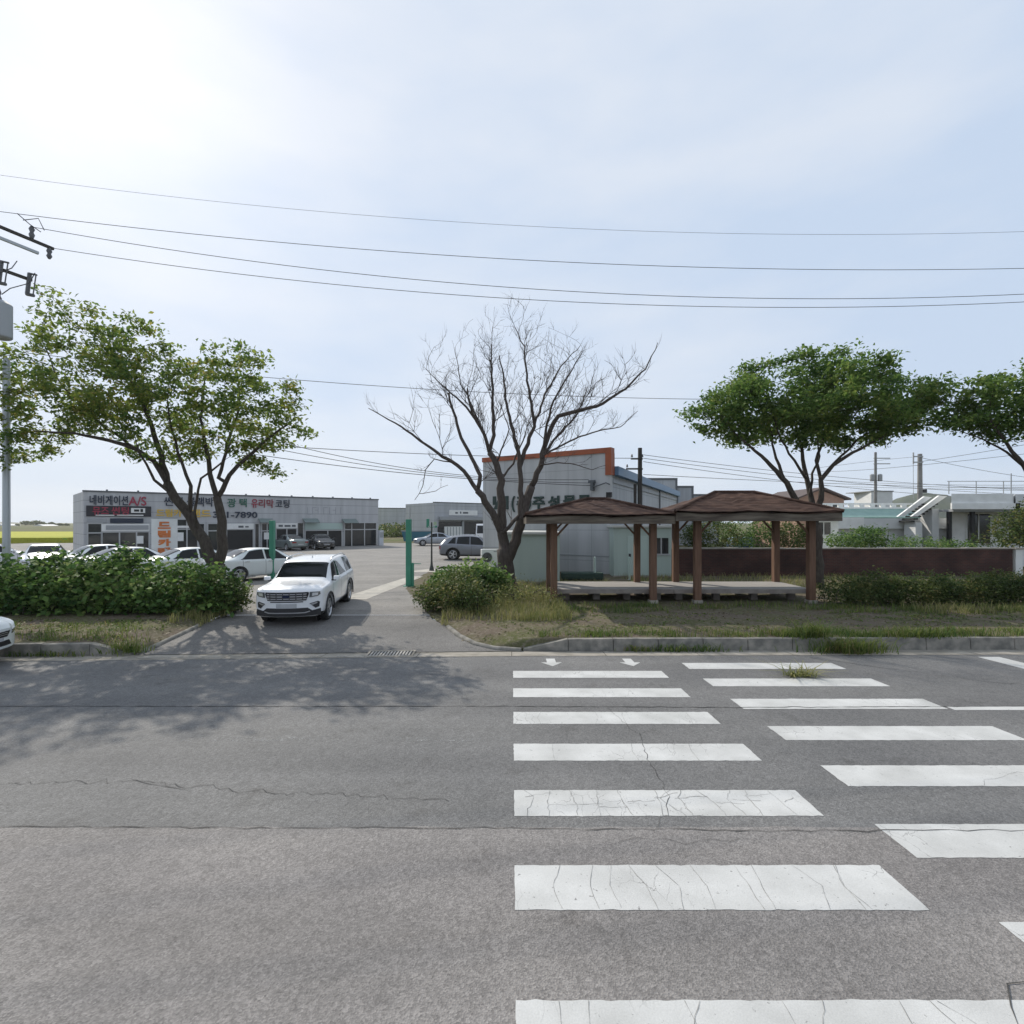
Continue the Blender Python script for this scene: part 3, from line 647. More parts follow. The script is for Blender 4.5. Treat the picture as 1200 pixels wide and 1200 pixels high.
# drain grate in the gutter
gr = empty('drain_grate', (-2.6, 11.0, -.332), math.atan(.045), 'dark slotted iron drain grate set in the concrete gutter before the driveway', 'drain')
b = MB(); b.box(-.46,.46,-.2,.2,-.05,.002); b.build('pit', M_dark, gr)
b = MB(); b.box(-.5,.5,-.24,-.2,-.02,.02); b.box(-.5,.5,.2,.24,-.02,.02); b.box(-.5,-.46,-.2,.2,-.02,.02); b.box(.46,.5,-.2,.2,-.02,.02); b.build('grate_frame', M_conc, gr)
b = MB()
for k in range(13): b.box(-.43+.068*k, -.395+.068*k, -.198, .198, .003, .016)
b.build('grate_bars', mat('worn_steel', (.32,.31,.29), .6, .4), gr)
# ------------------------------------------------------------------ buildings
def panel_mat(name, col, dark, pz, offz=0.0, pu=None, u=(1,0,0), w=.03, rough=.55, dirt=.2):
    def f(nt, N, L, o, b):
        sp = N('SeparateXYZ'); L(o, sp.inputs[0])
        def lines(src, pitch, off, width):
            a = N('Math'); a.operation = 'ADD'; a.inputs[1].default_value = off; L(src, a.inputs[0])
            p = N('Math'); p.operation = 'PINGPONG'; p.inputs[1].default_value = pitch / 2; L(a.outputs[0], p.inputs[0])
            c = N('Math'); c.operation = 'LESS_THAN'; c.inputs[1].default_value = width / 2; L(p.outputs[0], c.inputs[0]); return c.outputs[0]
        fac = lines(sp.outputs['Z'], pz, offz, w)
        if pu:
            d = N('VectorMath'); d.operation = 'DOT_PRODUCT'; d.inputs[1].default_value = u; L(o, d.inputs[0])
            l2 = lines(d.outputs['Value'], pu, 0, w); mx = N('Math'); mx.operation = 'MAXIMUM'; L(fac, mx.inputs[0]); L(l2, mx.inputs[1]); fac = mx.outputs[0]
        mp = N('Mapping'); mp.inputs['Scale'].default_value = (1.6, 1.6, .14); L(o, mp.inputs['Vector'])
        c = mixc(nt, L, ramp(N, L, noise(N, L, mp.outputs[0], 1.3, 5), .35, .7), col, tuple(v * (1 - dirt) for v in col))
        L(mixc(nt, L, fac, c, dark), b.inputs['Base Color'])
    return node_mat(name, f, rough)
def block(name, A, B, D, z0, z1, m, parent=None, **k):
    """parallelogram block: front edge A-B, going back by the vector D"""
    b = MB(); b.prism([A, B, (B[0]+D[0], B[1]+D[1]), (A[0]+D[0], A[1]+D[1])], z0, z1); return b.build(name, m, parent, **k)
M_gw = mat('window_glass', (.016,.019,.022), .08, spec=.6); M_al = mat('aluminium_frame', (.42,.43,.44), .4, .4); M_white = mat('white_board', (.72,.72,.70), .5, col2=(.66,.66,.64), scale=3)
M_navy = mat('navy_letter', (.012,.022,.045), .5); M_red = mat('red_letter', (.22,.025,.04), .5); M_grn = mat('green_letter', (.015,.11,.07), .5); M_gold = mat('gold_letter', (.62,.40,.05), .45); M_orange = mat('orange_letter', (.56,.16,.03), .5, col2=(.42,.12,.03), scale=2)
M_grey = mat('grey_fitting', (.30,.31,.32), .6); M_coping = mat('dark_coping', (.09,.10,.11), .5); M_pink = mat('crimson_letter', (.30,.028,.06), .5)
A, B, C = (-34.9, 41.7), (-15.1, 57.8), (-40.2, 46.9); D = (C[0]-A[0], C[1]-A[1]); f = Face(A, B)
shop = tag(empty('car_shop', (*A, GZ)), 'long grey panelled car accessory shop with Korean lettering on its fascia, behind the left tree', 'shop')
K = lambda o, r=None: keep(o, r or shop)
M_shop = panel_mat('shop_panels', (.46,.465,.475), (.19,.195,.20), .93, .35, w=.035)
K(block('wall', A, B, D, GZ-.3, 5.0, M_shop))
b = MB(); n2 = f.n * .06; b.box(-.08, f.L+.05, 5.1, 5.22, -.25, .07, f.M); K(b.build('coping', M_coping))
b = MB()
for u in np.arange(1.5, f.L, 2.1): b.box(u-.07, u+.07, 5.22, 5.33, -.12, 0, f.M)
each(b, 'coping_clip', M_coping, root=shop)
TX = lambda s, *a, m=M_navy, **k: K(f.text(s, *a, m, None, **k))
TX('네비게이션', 105, 580.5, 150, 592); TX('A/S', 150.5, 582, 171.5, 592.5, m=M_pink); TX('썬팅', 192, 582.3, 214, 593); TX('블랙박스', 219, 582.8, 260, 593.5); TX('광', 266, 584, 276.5, 594.5, m=M_grn); TX('택', 280.5, 584.3, 289, 594.3, m=M_grn); TX('유', 294.5, 584.8, 302, 595, m=M_pink); TX('리막', 303, 585, 320.5, 595, m=M_red); TX('코팅', 322.5, 585.5, 339, 595)
TX('드림카', 183, 596.5, 213, 605.5, m=M_gold, bold=.02); TX('랜드', 224, 597, 247, 606, m=M_gold, bold=.02); TX('361-7890', 249.5, 599.5, 301.5, 607, bold=.02)
b = MB(); f.slab(b, 101, 593, 177, 605.2, 0, .09); bn = K(b.build('banner', mat('black_banner', (.012,.012,.02), .4)))
TX('뮤즈', 108.5, 594, 127.5, 603.5, m=M_pink, out=.13); TX('썬팅', 130.5, 594, 151, 603.3, m=M_pink, out=.13)
b = MB(); f.slab(b, 153.5, 595.5, 170, 601, .09, .12); K(b.build('banner_patch', M_white)); b = MB(); f.slab(b, 157, 597, 163, 599.6, .12, .14); f.slab(b, 164.5, 596.5, 167.5, 600, .12, .14); K(b.build('patch_mark', M_dark))
b = MB(); f.slab(b, 112, 603.2, 134, 604.4, .09, .11); f.slab(b, 137, 603.2, 168, 604.4, .09, .11); K(b.build('banner_line', M_white))
def opening(x0, y0, x1, y1, mull=(), rail=None, nm='window', to_ground=True, gm=M_gw, fr=.10):
    u0, u1, v0, v1 = f.rect(x0, y0, x1, y1); v0 = .02 if to_ground else v0
    b = MB(); b.box(u0, u1, v0, v1, 0, .02, f.M); w = K(b.build(nm, gm))
    b = MB(); b.box(u0-fr, u0, v0, v1+fr, 0, .07, f.M); b.box(u1, u1+fr, v0, v1+fr, 0, .07, f.M); b.box(u0, u1, v1, v1+fr, 0, .07, f.M)
    if not to_ground: b.box(u0-fr, u1+fr, v0-fr, v0, 0, .09, f.M)
    for q in mull: u = f.uv(q, 625)[0]; b.box(u-.05, u+.05, v0, v1, .02, .065, f.M)
    if rail: v = f.uv((x0+x1)/2, rail)[1]; b.box(u0, u1, v-.05, v+.05, .02, .06, f.M)
    fo = b.build('frame', M_al); fo.parent = w
    return w
opening(103.5, 614, 118.5, 650, rail=624.5); opening(120, 624, 174, 650, mull=(140, 160)); opening(205, 609, 231, 650, mull=(219,), rail=620, nm='glass_door')
opening(234, 614, 239, 650); opening(244, 614, 256, 650, rail=622); opening(266, 621, 296, 650, nm='bay_shade_panel', gm=M_dark); opening(299, 614, 303, 650); opening(307, 614, 322, 650, mull=(313,), rail=622)  # matt black panels: shade inside the open garage bays painted flat, no recess
opening(324, 620, 347, 650, mull=(336,), nm='bay_shade_panel', gm=M_dark); opening(349, 613, 355, 650); opening(358, 622, 400, 650, mull=(384,), nm='bay_shade_panel', gm=M_dark); opening(404, 613, 440.5, 650, mull=(412, 427), rail=620.5, nm='glass_door')
for nm, q, z, m in (('sign_board', (119,614,175,622.5), .12, M_white), ('dark_sign', (129,607.5,168,613), .1, M_navy), ('sign_board', (266,613.5,297,620), .14, M_white), ('sign_board', (323,612.8,348,619), .14, M_white), ('sign_board', (357,613,401,620.5), .12, mat('pale_green_board', (.40,.50,.46), .5)), ('grey_sign', (102,608,125,612.5), .1, M_grey)):
    b = MB(); f.slab(b, *q, 0, z); K(b.build(nm, m))
b = MB(); f.slab(b, 124, 615.5, 174, 620.8, .12, .14); K(b.build('sign_stripe', M_grey)); b = MB()
for q in ((279,616,285,618.4),(287,616.4,291,618.2),(326,615,331,617.4),(333,615.2,340,617.4),(341.5,615,346,617.3)): f.slab(b, *q, .14, .155)
each(b, 'sign_mark', M_coping, root=shop)
b = MB()
for q in ((208,616,222,618.6),(224,616.4,229,618.4)): f.slab(b, *q, .06, .09)
each(b, 'door_sign', M_white, root=shop); b = MB(); f.slab(b, 160, 628, 168, 637, .07, .09); f.slab(b, 208, 624, 215, 634, .07, .09); f.slab(b, 309, 624, 316, 632, .07, .09); each(b, 'poster', M_white, root=shop)
M_awn = mat('awning_sheet', (.17,.21,.20), .5)
for x0, x1, y in ((302.5,319,607.5),(354.5,372,607.5),(400.5,417,608)):
    u0, u1, v0, v1 = f.rect(x0, y, x1, y+4.5); b = MB()
    P0 = [(u0,v1,.0),(u1,v1,.0),(u1,v0,.9),(u0,v0,.9)]; b.add([f.M @ Vector(q) for q in P0] + [f.M @ (Vector(q) - Vector((0,.05,0))) for q in P0], [(0,1,2,3),(7,6,5,4),(0,3,7,4),(1,5,6,2),(2,6,7,3),(0,4,5,1)]); K(b.build('awning', M_awn))
b = MB()                                  # ghost outline left where an old sign came down
for i, x in enumerate((360,366,372.5,379,386,393,399)):
    f.slab(b, x, 594.5, x+.6, 603, 0, .012)
    if i in (0,1,3,4): f.slab(b, x, 594.5 if i % 2 else 602.2, x+5, 595.2 if i % 2 else 603, 0, .012)
    if i in (2,5): f.slab(b, x-3, 597.5, x, 598.2, 0, .012)
each(b, 'old_sign_trace', mat('sign_ghost', (.29,.30,.32), .6), root=shop)
ut = empty('utility_cabinet', (-14.6, 57.0, GZ), .6, 'narrow pale utility cabinet at the right end of the long car shop', 'cabinet'); b = MB(); b.box(-.25,.25,-.2,.2,0,1.7); b.build('cabinet_body', mat('cabinet_paint', (.5,.52,.55), .5), ut, bevel=.02); b = MB(); b.box(-.2,.2,-.215,-.2,.9,1.5); b.build('door', M_grey, ut)
# vertical pylon sign
ps = empty('pylon_sign', (-20.35, 30.0, GZ), .5, 'tall white pylon sign with orange Korean characters down its face, behind the left hedge', 'sign'); b = MB(); b.box(-.62,.62,-.2,.2,0,2.82); b.build('panel', mat('sign_white', (.62,.64,.64), .5, col2=(.55,.57,.57), scale=2), ps, bevel=.02)
b = MB(); b.box(-.66,.66,-.22,.22,2.82,2.9); b.build('cap', M_grey, ps)
for i, c in enumerate('드림카랜드'):
    me = text_mesh(c, .56, .03, .030); co = [v.co.copy() for v in me.vertices]; lo = Vector((min(v.x for v in co), min(v.y for v in co), 0)); hi = Vector((max(v.x for v in co), max(v.y for v in co), 0))
    for v in me.vertices: q = v.co - (lo + hi) / 2; v.co = (q.x * .62 / (hi.x-lo.x), -.215 + (-.015 if q.z > 0 else .015), 2.42 - i * .5 + q.y * .42 / (hi.y-lo.y))
    link('lettering', me, M_orange, ps)
# shed behind and far grey building
M_far = panel_mat('far_panels', (.42,.43,.45), (.22,.23,.24), 1.0, .2, w=.035)
A2, B2 = (-10.7, 70.5), (1.2, 80.2); D2 = (-5.3, 6.5); f2 = Face(A2, B2)
s2 = empty('workshop_building', (*A2, GZ), 0, 'grey panelled workshop with a white sign and striped shutter, behind the far silver sedan', 'workshop'); K2 = lambda o: keep(o, s2)
zt2 = CZ + 23 * 70.5 / 600
K2(block('wall', A2, B2, D2, GZ-.3, zt2, M_far)); b = MB(); b.box(-.06, f2.L, zt2-GZ, zt2-GZ+.12, -.3, .05, f2.M); K2(b.build('coping', M_coping))
for nm, q, z, m in (('sign_board', (526,598,559,604), .12, M_white), ('window', (514,611,541,640), .03, M_gw), ('window', (543,611,566,640), .03, M_gw), ('shutter', (520.5,617,541,640), .10, M_white), ('door', (513,617,519,640), .08, M_dark)):
    b = MB(); f2.slab(b, *q, 0, z, v0=(.02 if q[3] == 640 else None)); K2(b.build(nm, m))
b = MB()
for x in (523.5,527,530.5,534,537.5): f2.slab(b, x, 617.5, x+.9, 640, .10, .12, v0=.03)
each(b, 'shutter_stripe', M_grey, root=s2); b = MB(); f2.slab(b, 541, 610, 543, 640, 0, .2, v0=.02); K2(b.build('pier', M_grey)); b = MB()
for q in ((533,600,536,602),(538.5,599.5,540,602),(542,600,548,602)): f2.slab(b, *q, .12, .135)
each(b, 'sign_mark', M_coping, root=s2); b = MB(); f2.slab(b, 514, 605.5, 566, 609.5, 0, .5); K2(b.build('canopy', M_grey))
s3 = empty('distant_shed', (-30, 112, GZ), 0, 'plain grey flat-roofed shed far off in the gap between the two workshops', 'shed'); keep(block('wall', (-31.5,108), (-20,112), (-3,12), GZ-.3, 5.45, M_far), s3); keep(block('coping', (-31.6,107.9), (-19.9,111.9), (-3,12), 5.45, 5.6, M_coping), s3)
# the logistics warehouse
L_, R_ = (-1.68, 29.7), (4.93, 25.5); f4 = Face(L_, R_); E_ = (11.1/26, 23.5/26)
wh = empty('warehouse', (*L_, GZ), 0, 'grey panelled warehouse with orange parapet trim and dark Korean lettering, behind the bare tree', 'warehouse'); K4 = lambda o: keep(o, wh)
M_wh = panel_mat('warehouse_panels', (.48,.485,.49), (.28,.285,.29), 1.55, -.55, 1.32, tuple(f4.u), .022)
zL, zR = 6.11, 6.11
K4(block('front_wall', L_, R_, (.35*E_[0], .35*E_[1]), GZ-.3, zR, M_wh))
ev = 5.0; R2 = (R_[0]+.35*E_[0], R_[1]+.35*E_[1]); L2 = (L_[0]+.35*E_[0], L_[1]+.35*E_[1])
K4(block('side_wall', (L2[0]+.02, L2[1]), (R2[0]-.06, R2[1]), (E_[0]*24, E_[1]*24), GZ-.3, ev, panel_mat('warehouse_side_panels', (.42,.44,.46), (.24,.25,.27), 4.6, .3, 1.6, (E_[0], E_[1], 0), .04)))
M_or = mat('orange_trim', (.34,.085,.03), .5, col2=(.28,.07,.025), scale=2)
b = MB(); H = zR - GZ; b.box(-.03, f4.L+.03, H-.14, H+.12, -.4, .07, f4.M); b.box(f4.L-.28, f4.L+.04, H-1.25, H-.14, -.40, .07, f4.M); K4(b.build('orange_trim', M_or))
gb = mat('blue_gutter', (.10,.19,.30), .45); b = MB()
Rv = Vector((*R2, 0)); e3 = Vector((*E_, 0)); sn = Vector((E_[1], -E_[0], 0)); Ms = Matrix(((e3.x, sn.x, 0, Rv.x), (e3.y, sn.y, 0, Rv.y), (0, 0, 1, 0), (0, 0, 0, 1)))
b.box(.05, 24, -.3, .28, ev-.12, ev+.32, Ms); K4(b.build('eaves_gutter', gb)); b = MB(); b.box(.05, 24, -.055, .02, ev-.5, ev-.3, Ms); K4(b.build('wall_band', mat('band_grey', (.27,.29,.31), .5)))
b = MB(); b.tube([Ms @ Vector((14, .05, ev-.1)), Ms @ Vector((14, .05, 0))], .06, 8); b.tube([Ms @ Vector((23.7, .05, ev-.1)), Ms @ Vector((23.7, .05, 0))], .06, 8); K4(b.build('downpipe', M_coping))
M_blk = mat('dark_green_letter', (.012,.035,.03), .5)
for t, q in (('(', (600,581.5,604,600)), ('주', (606,582,616,597.5)), (')', (618.5,582,623,597.5)), ('주', (624.5,582,639,596.5)), ('성', (642.5,581,656,595.5)), ('물', (660.5,580.5,675,595)), ('류', (678,580,692.5,594.5))): K4(f4.text(t, *q, M_blk, None, bold=.03, out=.05))
u0, u1, v0, v1 = f4.rect(578, 581.5, 596, 597); b = MB(); w = u1 - u0; h = v1 - v0
b.prism([(u0,v0+.35*h),(u0+.2*w,v0+.35*h),(u0+.2*w,v1),(u0,v1)], .0, .06, f4.M); b.prism([(u0+.05*w,v0),(u0+.3*w,v0),(u0+.75*w,v1),(u0+.45*w,v1)], .065, .08, f4.M); b.prism([(u0+.75*w,v0),(u1,v0),(u1,v1),(u0+.8*w,v1)], 0, .06, f4.M); K4(b.build('logo_mark', M_blk))
b = MB(); f4.slab(b, 571.5, 653.5, 584, 664, 0, .03); nb = K4(b.build('notice_board', M_white)); b = MB()
for y in (655.5,657.6,659.7): f4.slab(b, 573, y, 582, y+.7, .03, .036)
K4(b.build('notice_lines', M_grey)); b = MB(); f4.slab(b, 566, 641, 601, 642.4, 0, .02); f4.slab(b, 656, 650.5, 716, 651.6, 0, .02); K4(b.build('wall_rail', M_grey))
b = MB(); f4.slab(b, 694, 565, 697, 575, 0, .25); f4.slab(b, 691, 563, 698, 566, 0, .2); b.tube([f4.M @ Vector((f4.uv(697,571)[0], f4.uv(697,571)[1], .2)), f4.M @ Vector((f4.uv(704,569)[0], f4.uv(704,569)[1], .25)), f4.M @ Vector((f4.uv(712,566)[0], f4.uv(712,566)[1], .2)), f4.M @ Vector((f4.L, f4.uv(717,568)[1], .15))], .03, 6); K4(b.build('cable_bracket', M_coping))
b = MB(); b.box(f4.uv(712,0)[0], f4.uv(717.5,0)[0], f4.uv(715,583)[1], f4.uv(715,577)[1], .0, .2, f4.M); K4(b.build('wall_lamp', M_dark))
# warehouse bays stepping up behind
s5 = empty('stepped_warehouse', (15, 52, GZ), 0, 'grey metal shed with stepped parapets rising behind the warehouse eaves', 'shed'); K5 = lambda o: keep(o, s5)
M_st = panel_mat('stepped_panels', (.38,.40,.43), (.23,.24,.26), 4.0, .2, 1.5, (1,0,0), .05)
for (x0, x1, yt, Y, d) in ((750, 793, 562.5, 56, 5), (790, 812, 571.5, 60, 5), (800, 842, 581, 64, 8)):
    a, c = P(x0, yt, Y), P(x1, yt, Y); K5(block('wall', (a.x,Y), (c.x,Y), (1.5,d), GZ-.3, a.z, M_st)); K5(block('parapet_trim', (a.x-.05,Y-.06), (c.x+.08,Y-.06), (1.5,d), a.z, a.z+.22, M_coping)); b = MB(); b.box(c.x-.12, c.x+.07, Y-.07, Y+.1, 0, a.z-.01); K5(b.build('corner_trim', M_coping))
# pale green lean-to sheds
M_pg = panel_mat('pale_green_boards', (.44,.52,.47), (.30,.36,.33), 6, .3, 1.9, (1,0,0), .02, dirt=.10)
def shed(nm, label, x0, x1, Y, D_, zt, door=None, win=None):
    s = empty(nm, (x0, Y, GZ), 0, label, 'shed'); keep(block('wall', (x0,Y), (x1,Y), (0,D_), GZ-.2, zt, M_pg), s); b = MB(); b.box(x0-.12, x1+.12, Y-.15, Y+D_, zt, zt+.10); keep(b.build('roof', mat('shed_roof', (.50,.50,.47), .6)), s)
    b = MB(); b.box(x0-.05, x1+.05, Y-.12, Y, GZ-.2, GZ+.06); keep(b.build('plinth', M_conc), s)
    if door: b = MB(); b.box(door[0], door[1], Y-.03, Y, GZ+.08, GZ+1.95); d_ = keep(b.build('door', mat('shed_door', (.46,.55,.50), .5)), s); b = MB(); b.box(door[0]+.06, door[0]+.14, Y-.09, Y-.03, .85, 1.0); keep(b.build('handle', M_dark), s)
    if win: b = MB(); b.box(*win, Y-.02, Y, 1.0, 1.75); keep(b.build('window', M_gw), s); b = MB(); b.box(win[0]-.06, win[1]+.06, Y-.05, Y, .93, 1.0); b.box((win[0]+win[1])/2-.03, (win[0]+win[1])/2+.03, Y-.045, Y-.02, 1.0, 1.75); keep(b.build('window_frame', M_al), s)
    return s
shed('lean_to_shed', 'pale green box shed with flat white roof directly right of the bare tree trunk', -.35, 2.05, 22.0, 4.6, 1.98)
shed('garden_shed', 'pale green shed with a door and knob seen between the first pavilion posts', 4.85, 7.6, 24.4, 4.5, 2.25, door=(5.5, 6.45), win=(6.75, 7.45))
pb = empty('planter_bench', (3.15, 23.2, GZ), 0, 'low dark green tarpaulin covered box on the ground in front of the grey warehouse wall', 'box'); b = MB(); b.prism([(-.95,-.35),(.95,-.35),(.9,.35),(-.9,.35)], .04, .34); b.build('tarp', mat('green_tarp', (.02,.05,.04), .6, col2=(.035,.07,.05), scale=6, bump=.5, bscale=9), pb, bevel=.05); b = MB(); b.box(-.9,-.8,-.3,.3,0,.05); b.box(.8,.9,-.3,.3,0,.05); b.build('foot', M_dark, pb)
for x, l in ((3.72, 'left of the two short pale green posts in front of the warehouse'), (5.28, 'right of the two short pale green posts, in front of the shed door')):
    bo = empty('bollard', (x, 23.0, GZ), 0, l, 'bollard', 'short pale green posts by the sheds'); b = MB(); b.lathe([(.05,0),(.05,1.0),(.045,1.03),(.02,1.05)], 14); b.build('post', mat('bollard_paint', (.42,.52,.47), .5), bo, smooth=40); b = MB(); b.lathe([(.09,0),(.09,.03)], 14); b.build('base_plate', M_grey, bo)
ac = empty('air_conditioner', (-1.2, 27.6, GZ), .2, 'white outdoor air conditioner unit with one round fan left of the bare tree trunk', 'air conditioner'); b = MB(); b.box(-.47,.47,-.18,.18,.3,1.15); b.build('casing', mat('ac_white', (.66,.67,.66), .45), ac, bevel=.03)
b = MB(); Mx = Matrix.Translation((-.17,-.19,.72)) @ Matrix.Rotation(math.pi/2, 4, 'X'); b.lathe([(.28,.0),(.28,.02),(.25,.02),(.25,0)], 24, Mx, close=True)
for r_ in (.08,.14,.2): b.lathe([(r_,.0),(r_,.012),(r_-.012,.012),(r_-.012,0)], 24, Mx, close=True)
b.build('fan_grille', M_grey, ac); b = MB(); b.lathe([(.25,-.005),(.25,.003)], 24, Mx); b.build('fan', M_dark, ac); b = MB(); b.box(-.42,-.34,-.18,.18,0,.3); b.box(.34,.42,-.18,.18,0,.3); b.build('stand', M_grey, ac); b = MB(); b.box(.18,.40,-.186,-.18,1.0,1.06); b.build('nameplate', M_grey, ac)
# green gate posts, lamp
M_gp = mat('green_paint', (.05,.27,.17), .5, col2=(.04,.21,.14), scale=2)
for i, (x, Y, h, l) in enumerate(((319,23.2,2.68,'tall green steel gate post behind the white SUV'),(479,20.8,2.72,'tall green steel gate post at the driveway mouth left of the green bush'))):
    p = P(x, 612, Y); g = empty('gate_post', (p.x, Y, GZ), 0, l, 'gate post', 'green gate posts'); b = MB(); b.box(-.105,.105,-.1,.1,.02,h); b.build('post', M_gp, g, bevel=.012); b = MB(); b.box(-.2,.2,-.16,.16,0,.02); b.build('base_plate', M_gp, g)
    s = 1 if i else -1; b = MB(); b.box(*sorted((s*.105, s*.21)), -.05, .05, .02, .95); b.box(*sorted((s*.105, s*.5)), -.012, .012, .9, .93); b.build('hinge_post', M_gp, g, bevel=.008)
    if not i: continue
    b = MB(); b.tube([(.05,0,h),(.05,0,h+.5)], .018, 8); b.build('spike', M_grey, g)
lp = empty('lamp_post', (-4.3, 27.4, GZ), 0, 'thin dark lamp post with small curled arms behind the right green gate post', 'lamp'); b = MB(); b.lathe([(.14,0),(.12,.12),(.07,.3),(.05,.5),(.04,1.5),(.04,2.5),(.03,2.6)], 12); b.build('post', mat('dark_iron', (.03,.035,.03), .5), lp, smooth=40)
b = MB()
for s in (-1, 1): b.tube([(0,0,2.3),(s*.12,0,2.36),(s*.24,0,2.32)], .02, 6); b.tube([(s*.24,0,2.32),(s*.24,0,2.42)], .05, 8)
b.build('arm', M_gp, lp); b = MB(); b.prism([(-.16,-.02),(.0,-.02),(.0,.02),(-.16,.02)], 2.4, 2.78, Matrix.Translation((-.12,0,0))); b.build('sign_plate', M_gp, lp, bevel=.015); b = MB(); b.prism([(0,-.02),(.16,-.02),(.16,.02),(0,.02)], 2.45, 2.62, Matrix.Translation((.1,0,0))); b.build('flag_plate', mat('pale_green_plate', (.35,.45,.3), .5), lp)
# ------------------------------------------------------------------ pavilions
M_wood = mat('stained_post', (.115,.058,.032), .7, col2=(.165,.088,.052), scale=3, bump=.25, bscale=25, stretch=(6,6,.6)); M_fas = mat('weathered_fascia', (.15,.125,.095), .8, col2=(.06,.045,.033), scale=2.5, detail=6, bump=.3, bscale=20, stretch=(.5,4,4))
def shinglef(nt, N, L, o, b):
    sp = N('SeparateXYZ'); L(o, sp.inputs[0]); nz = noise(N, L, o, 1.3, 3)
    a = N('Math'); a.operation = 'MULTIPLY_ADD'; a.inputs[1].default_value = .09; L(nz, a.inputs[0]); L(sp.outputs['Z'], a.inputs[2])
    p = N('Math'); p.operation = 'PINGPONG'; p.inputs[1].default_value = .045; L(a.outputs[0], p.inputs[0])
    c = mixc(nt, L, ramp(N, L, noise(N, L, o, 3, 5), .35, .65), (.062,.036,.027), (.105,.062,.046)); c = mixc(nt, L, ramp(N, L, noise(N, L, o, 1.1, 4), .5, .75), c, (.045,.027,.023))
    dk = N('Math'); dk.operation = 'LESS_THAN'; dk.inputs[1].default_value = .007; L(p.outputs[0], dk.inputs[0])
    c = mixc(nt, L, dk.outputs[0], c, (.05,.025,.02)); L(mixc(nt, L, 1.0, c, ramp(N, L, noise(N, L, o, 60, 2), .2, .8, (.7,.7,.7), (1.3,1.3,1.3)), 'MULTIPLY'), b.inputs['Base Color'])
    bp = N('Bump', Strength=.9, Distance=.04); L(p.outputs[0], bp.inputs['Height']); L(bp.outputs[0], b.inputs['Normal'])
M_shin = node_mat('shingle_roof', shinglef, .9, .2)
M_deck = mat('grey_decking', (.40,.38,.35), .85, col2=(.30,.28,.26), scale=3, detail=5, stretch=(.4,5,1)); M_deckf = mat('deck_edge', (.25,.22,.19), .85, col2=(.18,.15,.13), scale=3)
